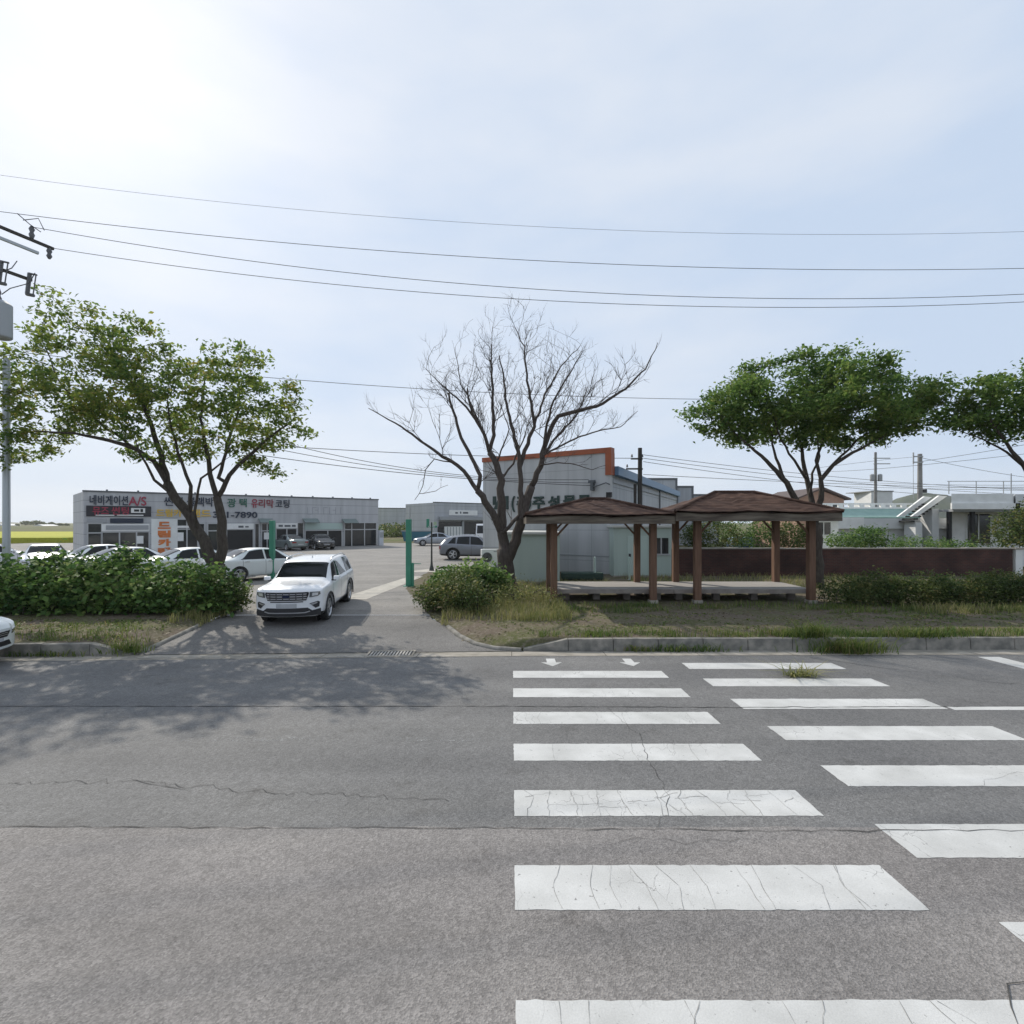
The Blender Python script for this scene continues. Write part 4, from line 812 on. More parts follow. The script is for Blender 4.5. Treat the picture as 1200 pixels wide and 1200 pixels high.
def pavilion(label, px, Yf, Yb, ex0, ex1, ef, eb, zf, ridge, zr, deckx, group='timber pavilions by the pavement'):
    cx, cy = (px[0]+px[1])/2, (Yf+Yb)/2; r = empty('pavilion', (cx, cy, GZ), 0, label, 'pavilion', group); k = lambda o: keep(o, r)
    for x in px:
        for y in (Yf, Yb):
            b = MB(); w = .105; b.box(x-w, x+w, y-w, y+w, GZ-.1, zf+.05); po = k(b.build('post', M_wood, bevel=.012)); b = MB(); b.box(x-w-.03, x+w+.03, y-w-.03, y+w+.03, GZ-.1, GZ+.10); q = b.build('post_foot', M_conc); q.parent = po
    b = MB(); zc = zf + .02
    for y in (Yf, Yb): b.box(ex0+.15, ex1-.15, y-.06, y+.06, zc, zc+.16)
    each(b, 'beam', M_wood, root=r); b = MB()
    for x in px: b.box(x-.05, x+.05, ef+.15, eb-.15, zc+.16, zc+.28)
    each(b, 'cross_beam', M_wood, root=r)
    for x, s in ((px[0], 1), (px[1], -1)):
        for y in (Yf, Yb):
            b = MB(); b.tube([(x+s*.08, y, zf-.42), (x+s*.5, y, zf+.04)], .045, 4); k(b.build('brace', M_wood))
    t = .06; e0, e1 = zf - .02, zf + .27; b = MB()
    b.box(ex0, ex1, ef-t, ef, e0, e1); b.box(ex0, ex1, eb, eb+t, e0, e1); b.box(ex0-t, ex0, ef-t, eb+t, e0-.004, e1-.004); b.box(ex1, ex1+t, ef-t, eb+t, e0-.004, e1-.004); k(b.build('fascia', M_fas))
    ym = (ef + eb) / 2; nx = 26; V = []; T = MB(); o_ = .09; z0 = e1 + .004
    c = [(ex0-o_,ef-o_,z0),(ex1+o_,ef-o_,z0),(ex1+o_,eb+o_,z0),(ex0-o_,eb+o_,z0)]; q0, q1 = (ridge[0],ym,zr), (ridge[1],ym,zr); d = Vector((0,0,-.05))
    up = [Vector(v) for v in c + [q0, q1]]; T.add(up + [v + d for v in up], [(0,1,5,4),(1,2,5),(2,3,4,5),(3,0,4),(6,10,11,7),(7,11,8),(8,11,10,9),(9,10,6),(0,6,7,1),(1,7,8,2),(2,8,9,3),(3,9,6,0)])
    ro = T.build('roof', M_shin); k(ro); bm = bmesh.new(); bm.from_mesh(ro.data); bmesh.ops.subdivide_edges(bm, edges=bm.edges[:], cuts=13, use_grid_fill=True)
    for v in bm.verts: v.co.z += .022 * math.sin(v.co.x * 2.3 + v.co.y) * math.sin(v.co.y * 2.9) + rnd.gauss(0, .012)
    bm.to_mesh(ro.data); bm.free()
    hb = MB()
    for a in (c[0], c[1]): hb.tube([Vector(a)+Vector((0,0,.02)), Vector(q0 if a is c[0] else q1)+Vector((0,0,.02))], .05, 6)
    hb.tube([Vector(q0)+Vector((0,0,.02)), Vector(q1)+Vector((0,0,.02))], .055, 6); k(hb.build('hip_cap', M_shin))
    b = MB(); n = 14; y0, y1 = 16.64, 18.75; dx0, dx1 = deckx
    for i in range(n): a = y0 + (y1-y0) * i / n; b.box(dx0, dx1, a, a + (y1-y0)/n - .008, .27+GZ*0, .33)
    k(b.build('deck', M_deck)); b = MB(); b.box(dx0, dx1, y0-.05, y0-.004, .19, .325); b.box(dx0-.008, dx0, y0, y1, .19, .31); k(b.build('deck_edge', M_deckf)); b = MB()
    for x in np.linspace(dx0+.35, dx1-.35, 4): b.box(x-.11, x+.11, y0+.55, y0+.75, GZ-.1, .265); b.box(x-.11, x+.11, y1-.3, y1-.1, GZ-.1, .265)
    each(b, 'deck_pier', M_deckf, root=r); return r
pavilion('lower timber pavilion with brown shingle roof, nearer the bare tree', (1.35,4.54), 16.5, 18.6, .50, 4.98, 15.85, 19.3, 2.47, (2.55,3.2), 3.29, (1.47,5.24))
pavilion('wider timber pavilion with a longer higher ridge, between the first pavilion and the hedge', (5.97,9.63), 16.5, 18.7, 5.10, 10.10, 15.8, 19.4, 2.56, (6.95,8.35), 3.52, (5.26,9.75))
# ------------------------------------------------------------------ brick wall and houses on the right
def brickf(nt, N, L, o, b):
    sp = N('SeparateXYZ'); L(o, sp.inputs[0]); cb = N('CombineXYZ'); L(sp.outputs['X'], cb.inputs[0]); L(sp.outputs['Z'], cb.inputs[1])
    br = N('TexBrick', Scale=1.0); br.inputs['Brick Width'].default_value = .22; br.inputs['Row Height'].default_value = .075; br.inputs['Mortar Size'].default_value = .008
    br.inputs['Color1'].default_value = (.085,.035,.028,1); br.inputs['Color2'].default_value = (.06,.028,.024,1); br.inputs['Mortar'].default_value = (.075,.06,.052,1); L(cb.outputs[0], br.inputs['Vector'])
    L(mixc(nt, L, 1.0, br.outputs['Color'], ramp(N, L, noise(N, L, o, .9, 5), .3, .7, (.6,.6,.62), (1.35,1.3,1.3)), 'MULTIPLY'), b.inputs['Base Color'])
M_brick = node_mat('dark_brick', brickf, .85)
bw = empty('brick_wall', (15.7, 24.9, GZ), 0, 'long low dark red brick wall with a pale coping behind the pavilions and the right hedge', 'wall')
b = MB(); b.box(7.0, 24.25, 24.8, 25.02, GZ-.2, 1.2); keep(b.build('brickwork', M_brick), bw); b = MB(); x = 6.95
while x < 24.2: e = min(24.3, x + rnd.uniform(.8, 1.5)); b.box(x, e-.01, 24.75, 25.07, 1.2, 1.26 + rnd.uniform(-.015,.02)); x = e
keep(b.build('coping', mat('wall_coping', (.36,.33,.29), .85, col2=(.24,.22,.19), scale=2)), bw)
gp = empty('gate_pillar', (24.5, 24.9, GZ), 0, 'white square gate pillar at the right end of the brick wall', 'pillar'); b = MB(); b.box(-.17,.17,-.17,.17,0,1.28); b.build('shaft', mat('white_render', (.80,.80,.78), .7, col2=(.70,.70,.68), scale=2), gp); b = MB(); b.box(-.21,.21,-.21,.21,1.28,1.36); b.build('cap', M_conc, gp)
M_wr = MATS['white_render']; M_lw = mat('light_grey_render', (.62,.63,.63), .75, col2=(.56,.57,.57), scale=1.5); M_teal = mat('teal_roof', (.24,.37,.33), .6, col2=(.20,.32,.285), scale=2)
def bx(nm, m, root, *c, **k): b = MB(); b.box(*c); return keep(b.build(nm, m, **k), root)
def win(root, x0, x1, Y, z0, z1, bars=1, nm='window'):
    w = bx(nm, M_gw, root, x0, x1, Y-.02, Y, z0, z1); b = MB(); t = .06
    b.box(x0-t, x0, Y-.06, Y, z0-t, z1+t); b.box(x1, x1+t, Y-.06, Y, z0-t, z1+t); b.box(x0, x1, Y-.06, Y, z1, z1+t); b.box(x0, x1, Y-.08, Y, z0-t, z0)
    for i in range(bars): x = x0 + (x1-x0) * (i+1) / (bars+1); b.box(x-.03, x+.03, Y-.05, Y-.02, z0, z1)
    fr = b.build('window_frame', M_wr); fr.parent = w
h1 = empty('low_house', (24.5, 32, GZ), 0, 'low white flat-roofed house with one small dark window just behind the garden shrubs', 'house'); k1 = h1
sb = lambda nm, m, r_, x0, x1, y, dx, dy, z0, z1: keep(block(nm, (x0,y), (x1,y), (dx,dy), z0, z1, m), r_)
sb('wall', M_lw, h1, 20.4, 27.6, 32, 3.9, 6, GZ-.2, 2.1); sb('roof_parapet', M_wr, h1, 20.2, 21.8, 31.7, 4, 6, 2.1, 2.80); sb('roof_parapet', M_lw, h1, 21.82, 28.0, 31.75, 4, 6, 2.1, 2.74); bx('pilaster', M_wr, h1, 27.35, 27.75, 31.85, 32.2, GZ, 2.1); win(h1, 25.75, 26.6, 32, .75, 1.4, 0)
b = MB(); b.tube([(22.1,31.9,2.0),(22.1,31.9,0)], .04, 8); keep(b.build('downpipe', M_grey), h1)
h2 = empty('teal_roof_house', (31, 45, GZ), 0, 'long white house with pale teal roof and scalloped white parapet beyond the low white house', 'house')
sb('wall', M_wr, h2, 26.6, 35.6, 45.2, 4.5, 6, GZ-.2, 3.1); b = MB(); b.add([(26.4,44.6,2.95),(35.9,44.6,2.95),(35.6,46.0,3.72),(26.4,46.0,3.72),(26.4,44.6,2.85),(35.9,44.6,2.85),(35.6,46.0,3.6),(26.4,46.0,3.6)], [(0,1,2,3),(7,6,5,4),(0,4,5,1),(1,5,6,2),(2,6,7,3),(3,7,4,0)]); keep(b.build('roof', M_teal), h2)
b = MB(); x = 26.5
while x < 35.4: b.box(x, x+.42, 46.0, 46.2, 3.70, 4.22); b.box(x+.42, x+.95, 46.0, 46.2, 4.08, 4.22); b.box(x+.42, x+.95, 46.0, 46.2, 3.70, 3.86); x += .95
keep(b.build('roof_parapet', M_wr), h2); bx('painted_porch_shade', M_dark, h2, 28.8, 34.2, 45.15, 45.2, 2.45, 2.85); win(h2, 26.9, 28.1, 45.2, 1.4, 2.5)  # the black slab under the teal eaves is porch shade put in as colour
h3 = empty('gabled_house', (29, 50, GZ), 0, 'house with brown tiled roof and pinkish brick gable end behind the dense green tree', 'house')
a0, a1, zp, ze = P(931,585,50), P(992,585,50), CZ+39*50/600, CZ+27*50/600; xm = (a0.x+a1.x)/2; M_pk = mat('pink_brick', (.36,.23,.17), .8, col2=(.31,.19,.14), scale=5)
b = MB(); b.prism([(a0.x+.25,GZ-.2),(a1.x-.25,GZ-.2),(a1.x-.25,ze),(xm,zp-.1),(a0.x+.25,ze)], 0, 8, Matrix(((1,0,0,0),(0,0,1,50),(0,1,0,0),(0,0,0,1)))); keep(b.build('wall', M_pk), h3)
M_tile = mat('brown_tiles', (.10,.07,.06), .7, col2=(.07,.05,.045), scale=4)
for s in (-1, 1):
    xe = a0.x-.15 if s < 0 else a1.x+.15; V = [(xe,49.5,ze-.1),(xm,49.5,zp),(xm,58,zp),(xe,58,ze-.1)]; b = MB(); b.add([Vector(v)+Vector((0,0,.16)) for v in V]+V, [(0,1,2,3),(7,6,5,4),(0,4,5,1),(1,5,6,2),(2,6,7,3),(3,7,4,0)]); keep(b.build('roof', M_tile), h3)
a3 = P(905,581,54); b = MB(); b.add([(a3.x,54,ze-.1),(xm,52,zp-.05),(xm,57,zp-.05),(a3.x,60,ze-.1),(a3.x,54,ze-.3),(xm,52,zp-.3),(xm,57,zp-.3),(a3.x,60,ze-.3)], [(0,1,2,3),(7,6,5,4),(0,4,5,1),(1,5,6,2),(2,6,7,3),(3,7,4,0)]); keep(b.build('side_roof', M_tile), h3); bx('side_wall', M_pk, h3, a3.x+.3, xm, 55, 59, GZ, ze-.3)
win(h3, xm-1.5, xm-.3, 50, 3.3, 4.3); win(h3, xm+.5, xm+1.6, 50, 3.3, 4.3); win(h3, xm-1.2, xm+.8, 50, .6, 2.1, 2)
h4 = empty('veranda_house', (29.5, 30, GZ), 0, 'white house with broad white fascia, roof railing and wide windows behind the gate pillar', 'house')
sb('wall', M_wr, h4, 26.8, 44, 31.2, 6.5, 7, GZ-.2, 3.12); sb('roof_fascia', M_wr, h4, 25.4, 29.0, 29.6, 8, 9, 3.25, 4.15); sb('roof_fascia', M_lw, h4, 29.02, 46, 29.5, 8, 9, 3.25, 4.12); bx('soffit', M_grey, h4, 25.6, 46, 29.7, 31.2, 3.12, 3.25); bx('fascia_ledge', M_wr, h4, 25.35, 29.28, 29.5, 29.6, 3.25, 3.6)
for x in (25.65, 27.0): bx('porch_post', M_dark, h4, x-.09, x+.09, 29.95, 30.13, GZ, 3.12)
win(h4, 27.7, 29.1, 31.2, 1.2, 3.0, 1); win(h4, 30.2, 32.6, 31.2, 1.2, 3.0, 2); bx('awning_beam', mat('awning_cream', (.5,.47,.38), .6), h4, 29.2, 34, 29.0, 29.35, 2.95, 3.08)
b = MB(); zt = 4.15
for x in np.arange(25.6, 45, 1.6): b.tube([(x,30,zt),(x,30,zt+.75)], .025, 6)
for z in (.4, .75): b.tube([(25.5,30,zt+z),(45,30,zt+z)], .02, 6)
keep(b.build('roof_railing', M_grey), h4)
b = MB(); b.tube([(29.15,29.9,zt),(29.15,29.9,zt+1.2)], .03, 6); keep(b.build('vent_pipe', M_grey), h4)
sw = empty('outside_stair', (25, 31.4, GZ), 0, 'white sloping outside staircase climbing to the roof of the white veranda house', 'stair'); b = MB()
for y in (30.6, 31.7): b.add([(23.9,y,2.85),(24.25,y,2.85),(26.0,y,4.05),(25.55,y,4.1),(23.9,y+.16,2.85),(24.25,y+.16,2.85),(26.0,y+.16,4.05),(25.55,y+.16,4.1)], [(0,1,2,3),(7,6,5,4),(0,4,5,1),(1,5,6,2),(2,6,7,3),(3,7,4,0)])
keep(b.build('side_wall', M_wr), sw); b = MB()
for i in range(8): b.box(23.95+i*.2, 24.2+i*.2, 30.76, 31.7, 2.5+i*.15, 2.6+i*.15)
keep(b.build('steps', M_dark), sw); b = MB(); b.box(24.2,24.6,30.7,31.6,GZ,2.5); b.box(25.2,25.6,30.7,31.6,GZ,3.3); keep(b.build('support', M_lw), sw)
h5 = empty('grey_block_building', (50, 70, GZ), 0, 'plain grey windowless rooftop block seen beyond the teal roof', 'building'); a0, a1 = P(1021,575,70), P(1046,588,70); keep(block('wall', (a0.x,70), (a1.x,70), (1,5), GZ-.2, CZ+36*70/600, M_lw), h5); bx('parapet', M_grey, h5, a0.x-.1, a1.x+.1, 69.9, 75.2, CZ+36*70/600, CZ+37*70/600)
tk = empty('tank_box', (12.9, 29, GZ), 0, 'pale blue plastic box half hidden among the shrubs behind the brick wall', 'box'); b = MB(); b.box(-.6,.6,-.4,.4,.55,1.75); b.build('tub', mat('pale_blue_plastic', (.30,.38,.48), .5), tk, bevel=.05); b = MB(); b.box(-.5,.5,-.3,.3,0,.55); b.build('stand', M_grey, tk); b = MB(); b.box(-.1,.35,-.42,-.4,.8,1.4); b.build('hatch', mat('deep_blue_plastic', (.05,.10,.25), .5), tk)
# ------------------------------------------------------------------ poles and wires
M_wire = mat('wire_black', (.03,.03,.033), .6); M_pole = mat('concrete_pole', (.23,.225,.215), .85, col2=(.18,.175,.17), scale=3); M_dpole = mat('dark_pole', (.05,.045,.04), .8); M_ins = mat('insulator', (.10,.10,.105), .3); M_galv = mat('galvanised_steel', (.42,.44,.45), .4, .5)
def wire(pts, r=.013, label='', group=None, name='power_line', n=40, m=None):
    pts = [Vector(p) for p in pts]; t = [0]; 
    for a, b in zip(pts[:-1], pts[1:]): t.append(t[-1] + (b - a).length)
    if len(pts) == 3:                       # one sagging span through three points
        out = []
        for i in range(n + 1):
            s = t[-1] * i / n; L = Vector()
            for j in range(3):
                w = 1.0
                for q in range(3):
                    if q != j: w *= (s - t[q]) / (t[j] - t[q])
                L += pts[j] * w
            out.append(L)
    else: out = pts
    b = MB(); b.tube(out, r, 5); return tag(b.build(name, m or M_wire, smooth=80), label, 'wire', group)
G = 'wires strung along the road'
wire([P(-70,195,13.2), P(600,264,13.4), P(1500,255,13.8)], .004, 'topmost and thinnest of the four wires crossing the sky', G)
wire([P(-60,240,13.4), P(620,305,13.8), P(1500,302,14.2)], .008, 'second highest wire crossing the sky above the bare tree', G)
wire([(-13.2,14.08,10.62), P(600,337,14.3), P(1500,322,14.5)], .0085, 'upper wire of the close lower pair crossing the sky', G)
wire([(-13.03,14.54,10.28), P(600,350,14.7), P(1500,331,14.9)], .0085, 'lowest of the four wires, just above the bare tree top', G)
G2 = 'wires behind the bare tree'
wire([P(-80,400,30), P(500,456,34), P(960,468,36)], .018, 'single wire passing behind the middle of the bare tree crown', G2)
wire([P(300,521,24), P(500,532,27), P(740,537,27.5)], .016, 'upper service wire behind the left limb of the bare tree', G2)
wire([P(280,505,22), P(500,552,25), P(690,562,25.6)], .014, 'steepest service wire running down to the warehouse bracket', G2)
wire([P(250,510,22.5), P(480,552,25), P(691,566,25.6)], .014, 'lower of the two middle service wires to the warehouse bracket', G2)
wire([P(250,525,23), P(480,555,25.2), P(692,569,25.7)], .016, 'lowest service wire sagging to the warehouse bracket', G2)
pa = empty('utility_pole', P(750, 612, 27).to_tuple()[:2] + (GZ,), 0, 'dark utility pole rising behind the first pavilion roof at the warehouse corner', 'utility pole'); H = CZ - GZ + 87*27/600; b = MB(); b.lathe([(.15,0),(.11,H)], 12); b.build('shaft', M_dpole, pa, smooth=40)
b = MB(); b.box(-.5,.12,-.13,-.05,H-.62,H-.54); b.box(-.75,.12,-.13,-.05,H-1.15,H-1.07); each(b, 'crossarm', M_dpole, pa); b = MB()
for x, z in ((-.45,H-.5),(-.7,H-1.03),(.1,H-.5)): b.lathe([(.05,0),(.06,.05),(.035,.08),(.055,.12),(.02,.16)], 8, Matrix.Translation((x,-.09,z)))
each(b, 'insulator', M_ins, pa); b = MB(); b.tube([(-.26,0,H-1.9),(-.26,0,H-4.8)], .08, 8); b.build('conduit', M_dpole, pa)
G3 = 'wires running right from the dark pole'
for i, (y0, y1, y2, l) in enumerate(((533,557,578,'upper wire leaving the dark pole to the right'),(537,562,584,'second wire leaving the dark pole to the right'),(541,568,590,'lower wire of the three leaving the dark pole'),(556,566,574,'flatter thin wire passing the dark pole to the right'))): wire([P(754,y0,27), P(960,y1,32), P(1330,y2,40)], .014, l, G3)
p1 = empty('utility_pole', P(1026, 612, 60).to_tuple()[:2] + (GZ,), 0, 'slim distant utility pole with a transformer pair above the grey rooftop block', 'utility pole'); H = CZ - GZ + 82*60/600; b = MB(); b.lathe([(.19,0),(.13,H)], 10); b.build('shaft', M_pole, p1, smooth=40); b = MB()
for z in (H-.7, H-1.35): b.box(-.2, 1.7, -.06, .06, z-.05, z+.05)
each(b, 'crossarm', M_grey, p1); b = MB()
for s in (-.45, .45): b.lathe([(.22,0),(.24,.05),(.24,.75),(.1,.85)], 12, Matrix.Translation((s,-.1,H-3.4)))
each(b, 'transformer', M_grey, p1)
p2 = empty('utility_pole', P(1078, 612, 45).to_tuple()[:2] + (GZ,), 0, 'concrete utility pole with short double crossarm rising between the teal roof and the staircase', 'utility pole'); H = CZ - GZ + 80*45/600; b = MB(); b.lathe([(.24,0),(.17,H)], 12); b.build('shaft', M_pole, p2, smooth=40); b = MB()
for z in (H-.25, H-.75): b.box(-.75,.1,-.25,-.15,z-.05,z+.05)
each(b, 'crossarm', M_grey, p2); b = MB(); b.box(-.78,-.70,-.25,-.17,H-.9,H+.1); b.tube([(-.74,-.2,H-.9),(-.72,-.2,H-4)], .02, 5); b.build('arm_rod', M_grey, p2); b = MB(); b.box(.2,.55,-.1,.1,H-3.4,H-3.1); b.build('junction_box', M_dark, p2)
G4 = 'wires over the houses on the right'
for a, l in (((P(960,552,60), P(1068,546,45), P(1300,520,40)), 'highest wire over the houses, rising to the right past the concrete pole'), ((P(1078,541,45), P(1150,530,42), P(1330,495,38)), 'wire rising steeply right from the concrete pole top'), ((P(960,562,62), P(1100,568,50), P(1330,566,45)), 'nearly level wire over the teal roof, upper one'), ((P(960,569,62), P(1100,573,50), P(1330,576,45)), 'nearly level wire just above the hill, lower one'), ((P(1078,536,45), P(1180,556,46), P(1330,572,47)), 'wire drooping right from the concrete pole'), ((P(960,548,60), P(1026,540,60), P(1078,538,45)), 'short wire linking the two distant poles')): wire(list(a), .017, l, G4)
# pole just outside the left edge, its crossarm ends reach into view
p3 = empty('utility_pole', (-13.95, 12.35, GZ), 0, 'utility pole at the left edge with crossarms, cutouts and a transformer', 'utility pole'); b = MB(); b.lathe([(.19,0),(.13,11.4)], 14); b.build('shaft', M_pole, p3, smooth=40)
Lc = lambda v: Vector(v) - Vector((-13.95, 12.35, GZ)); dA = Vector((.36,.93,0)).normalized()
for z, s0, s1, off in ((10.36,-1.3,2.35,0), (10.02,-1.0,1.9,.12), (9.25,-.9,1.85,0)):
    b = MB(); a = Vector((.08+off,0,z)) + dA*s0; c = Vector((.08+off,0,z)) + dA*s1; b.tube([a, c], .05, 4); b.build('crossarm', M_galv if off else M_dpole, p3)
for i, (s, z) in enumerate(((1.15,9.2),(1.75,9.15))):
    q = Vector((.12,0,z)) + dA*s; b = MB(); b.tube([q+Vector((0,0,.25)), q+Vector((.22,0,.2))], .025, 6); b.tube([q+Vector((.03,0,.25)), q+Vector((-.04,0,-.32))], .05, 8); b.tube([q+Vector((-.06,0,-.32)), q+Vector((.14,0,-.36))], .045, 6); b.tube([q+Vector((.2,0,.2)), q+Vector((.12,0,-.34))], .015, 6); b.build('fuse_cutout', M_ins, p3)
for s, z, h in ((1.85,10.40,.34), (.9,10.40,.34), (2.25,10.33,-.3), (.2,10.40,.34)):
    q = Vector((.08,0,z)) + dA*s; b = MB(); b.lathe([(.04,0),(.07,h*.3),(.04,h*.5),(.07,h*.75),(.03,h)], 10, Matrix.Translation(q)); b.build('insulator', M_ins, p3, smooth=50)
q = P(-2, 375, 12.9) - Vector((-13.95,12.35,GZ)); b = MB(); b.lathe([(.24,-.45),(.27,-.42),(.27,.40),(.18,.48)], 18, Matrix.Translation(q)); tr = b.build('transformer', mat('transformer_grey', (.36,.38,.39), .5), p3, smooth=40); b = MB(); b.lathe([(.05,.45),(.07,.55),(.04,.62),(.06,.7),(.03,.8)], 10, Matrix.Translation(q+Vector((0,0,0)))); b.build('bushing', M_ins, tr, smooth=50); b = MB(); b.box(*sorted((.0,q.x)), q.y-.05, q.y+.05, q.z-.3, q.z-.2); b.build('bracket', M_dpole, p3)
for a in ([P(2,345,12.9), P(12,338,12.9), P(34,332,13.4), P(41,320,13.6)], [P(0,320,13), P(14,314,13), P(20,306,13.4)], [P(20,250,13.8), P(35,263,14), P(48,272,14.2)], [P(27,258,13.8), P(45,256,14), P(52,270,14.2)]):
    b = MB(); b.tube([v - Vector((-13.95,12.35,GZ)) for v in a], .012, 5); b.build('jumper_wire', M_wire, p3)
sp_ = empty('steel_pole', (-15.7, 15.9, GZ), 0, 'slim plain galvanised steel pole standing in the hedge at the left edge', 'pole'); b = MB(); b.lathe([(.10,0),(.09,7.6),(.04,7.7)], 14); b.build('shaft', M_galv, sp_, smooth=40); b = MB(); b.lathe([(.2,0),(.2,.03),(.12,.1)], 14); b.build('base', M_galv, sp_)
# ------------------------------------------------------------------ trees
M_bark = mat('bark', (.042,.032,.025), .9, col2=(.075,.062,.05), scale=7, detail=6, bump=.7, bscale=16, stretch=(3,3,.7)); M_bark2 = mat('dead_bark', (.050,.038,.031), .9, col2=(.085,.068,.057), scale=7, detail=6, bump=.7, bscale=16, stretch=(3,3,.7))
LF_OLIVE = leafmat('olive_leaves', (.085,.16,.04), (.26,.31,.06), .55, (.32,.29,.08)); LF_GREEN = leafmat('green_leaves', (.06,.13,.032), (.19,.28,.065), .50, (.25,.30,.08)); LF_WEED = leafmat('broad_weed_leaves', (.042,.105,.03), (.19,.30,.075), .44, (.30,.36,.13)); LF_DARK = leafmat('hedge_leaves', (.045,.085,.025), (.13,.16,.045), .42, (.22,.20,.07)); LF_DRY = leafmat('dry_weed_leaves', (.13,.17,.05), (.32,.31,.11), .4, (.30,.25,.14))
def limb(px, Y, r0, r1, dy=0.0, root=False):
    n = len(px) - 1; return ([P(x, y, Y + dy * i / max(1, n)) for i, (x, y) in enumerate(px)], r0, r1, None if root else 1)
def tree(label, limbs, blobs, natt, leaf, nleaf, lsize, bark, base, name='leafy_tree', group=None, spread=.34, step=.3, tips=.007, shell=.3, up=.5, pad=30, gap=.34):
    root = empty(name, base, 0, label, 'tree', group)
    at = in_blobs(blobs, int(natt * 1.5), shell); ph = rng.uniform(0, 6, 6)
    nz = sum(np.sin(at[:, i] * 2.1 + 1.5 * np.sin(at[:, (i+1) % 3] * 1.7 + ph[i]) + ph[i+3]) for i in range(3)); at = at[np.argsort(-nz)[:natt]] if leaf is not None else at[:natt]
    Pn, par, rad, isl = grow(limbs, at, step=step, kill=step * 1.5, iters=60)
    tr, r, ch = branch_mesh('trunk', Pn, par, rad, isl, bark, None, tip=tips); keep(tr, root)
    if leaf is not None:
        fine = np.array([i for i in range(len(Pn)) if not isl[i] and r[i] < .022]); wts = np.array([2.0 if not ch[i] else 1.0 for i in fine]); wts /= wts.sum()
        nc = nleaf // pad; idx = rng.choice(fine, nc * 3, p=wts); cand = Pn[idx]; kept = []
        for q in range(len(cand)):                      # keep the leaf pads apart, so that gaps stay between them
            if len(kept) < nc and (not kept or np.min(np.linalg.norm((np.array(kept[-900:]) - cand[q]) * np.array([1,1,1.7]), axis=1)) > gap): kept.append(cand[q])
        C0 = np.array(kept) + rng.normal(size=(len(kept), 3)) * .05; reps = rng.poisson(pad * nc / len(C0) * .8, len(C0)) + 4
        Cc = np.repeat(C0, np.minimum(reps, 70), 0); sz = np.repeat(rng.uniform(.7, 1.3, len(C0)), np.minimum(reps, 70))[:, None]; Cc = Cc + rng.normal(size=Cc.shape) * sz * spread * np.array([1, 1, .42])
        V, Fq = leaf_quads(Cc, lsize, up, .55, .3); keep(np_mesh('crown', V, Fq, leaf), root)
    else:
        mb = MB(); c0 = Vector(np.mean([b[0] for b in blobs], 0)) - Vector((0, 0, 2.2))
        for i in range(len(Pn)):
            if par[i] < 0 or r[i] > .085: continue
            p, pp = Vector(Pn[i]), Vector(Pn[par[i]]); d = p - pp
            if d.length < 1e-4: continue
            low = p.z < 4.6
            if rnd.random() > (.22 if low else .50 if isl[i] else .20): continue
            o = (p - c0).normalized() * .5 + Vector((rnd.gauss(0,.55), rnd.gauss(0,.55), rnd.gauss(.25,.4))); d = d.normalized() * .7 + o
            big = r[i] > .02; sprout(mb, p, d, rnd.uniform(.75, 1.1) * min(1.45, r[i] * 20 + .35) if big else rnd.uniform(.3, .65), min(.020, max(.006, r[i] * .45)), 2 if big and not low else 1)
        keep(mb.build('branches', bark, None), root)
    return root
def bl(x, y, Y, rx, ry, w=None, rz=None):          # a crown lobe given by its place and half-sizes in the photo
    c = P(x, y, Y); a, b = rx * Y / F, ry * Y / F; return (tuple(c), (a, rz or max(a * .9, 1.1), b), w or a * b)
Y = 16.4
L = [limb([(257,706),(256,680),(254,662)], Y, .30, .25, root=True), limb([(254,664),(238,634),(222,605),(206,583),(196,566)], Y, .19, .13), limb([(196,566),(181,540),(160,526),(128,516),(85,508),(40,505)], Y, .085, .02, -.8), limb([(196,566),(185,520),(170,480),(150,440),(125,400)], Y, .10, .02, .6), limb([(206,583),(180,562),(172,545),(160,520)], Y, .06, .02, -1.0),
     limb([(254,664),(262,642),(259,610),(254,582)], Y, .17, .12), limb([(254,582),(247,555),(243,530),(236,490),(240,440)], Y, .085, .02, .8), limb([(254,584),(270,556),(290,536),(318,512),(345,490)], Y, .085, .02, -.5), limb([(222,605),(223,570),(214,545),(205,515),(196,470)], Y, .07, .02, -.9), limb([(256,560),(268,520),(280,480),(285,440)], Y, .06, .02, 1.2), limb([(160,526),(110,490),(70,450),(50,400)], Y, .05, .015, .8), limb([(232,628),(228,600),(236,560),(262,540),(270,520)], Y, .05, .02, -1.2)]
B = [bl(185,470,Y,95,48), bl(110,455,Y-.5,70,50), bl(65,385,Y,46,26,1.1), bl(85,362,Y,26,14,.5), bl(120,395,Y+.4,34,30,1), bl(160,392,Y,26,22,.6), bl(160,425,Y,40,32,1), bl(270,470,Y,68,48), bl(330,492,Y,40,42,2.2), bl(275,418,Y,28,22,.9), bl(345,455,Y,22,16,.5), bl(45,490,Y,55,42,2.6), bl(200,525,Y,60,26,1.6), bl(300,535,Y,40,24,1.2), bl(10,530,Y-.5,40,28,1), bl(250,500,Y+.8,70,40,2), bl(5,440,Y,40,40,1.4)]
tree('leafy street tree with sparse yellowing olive crown, rising from the left hedge', L, B, 1300, LF_OLIVE, 29000, .145, M_bark, (P(257,612,Y).x, Y, GZ), spread=.21, gap=.36)
Y = 20.2
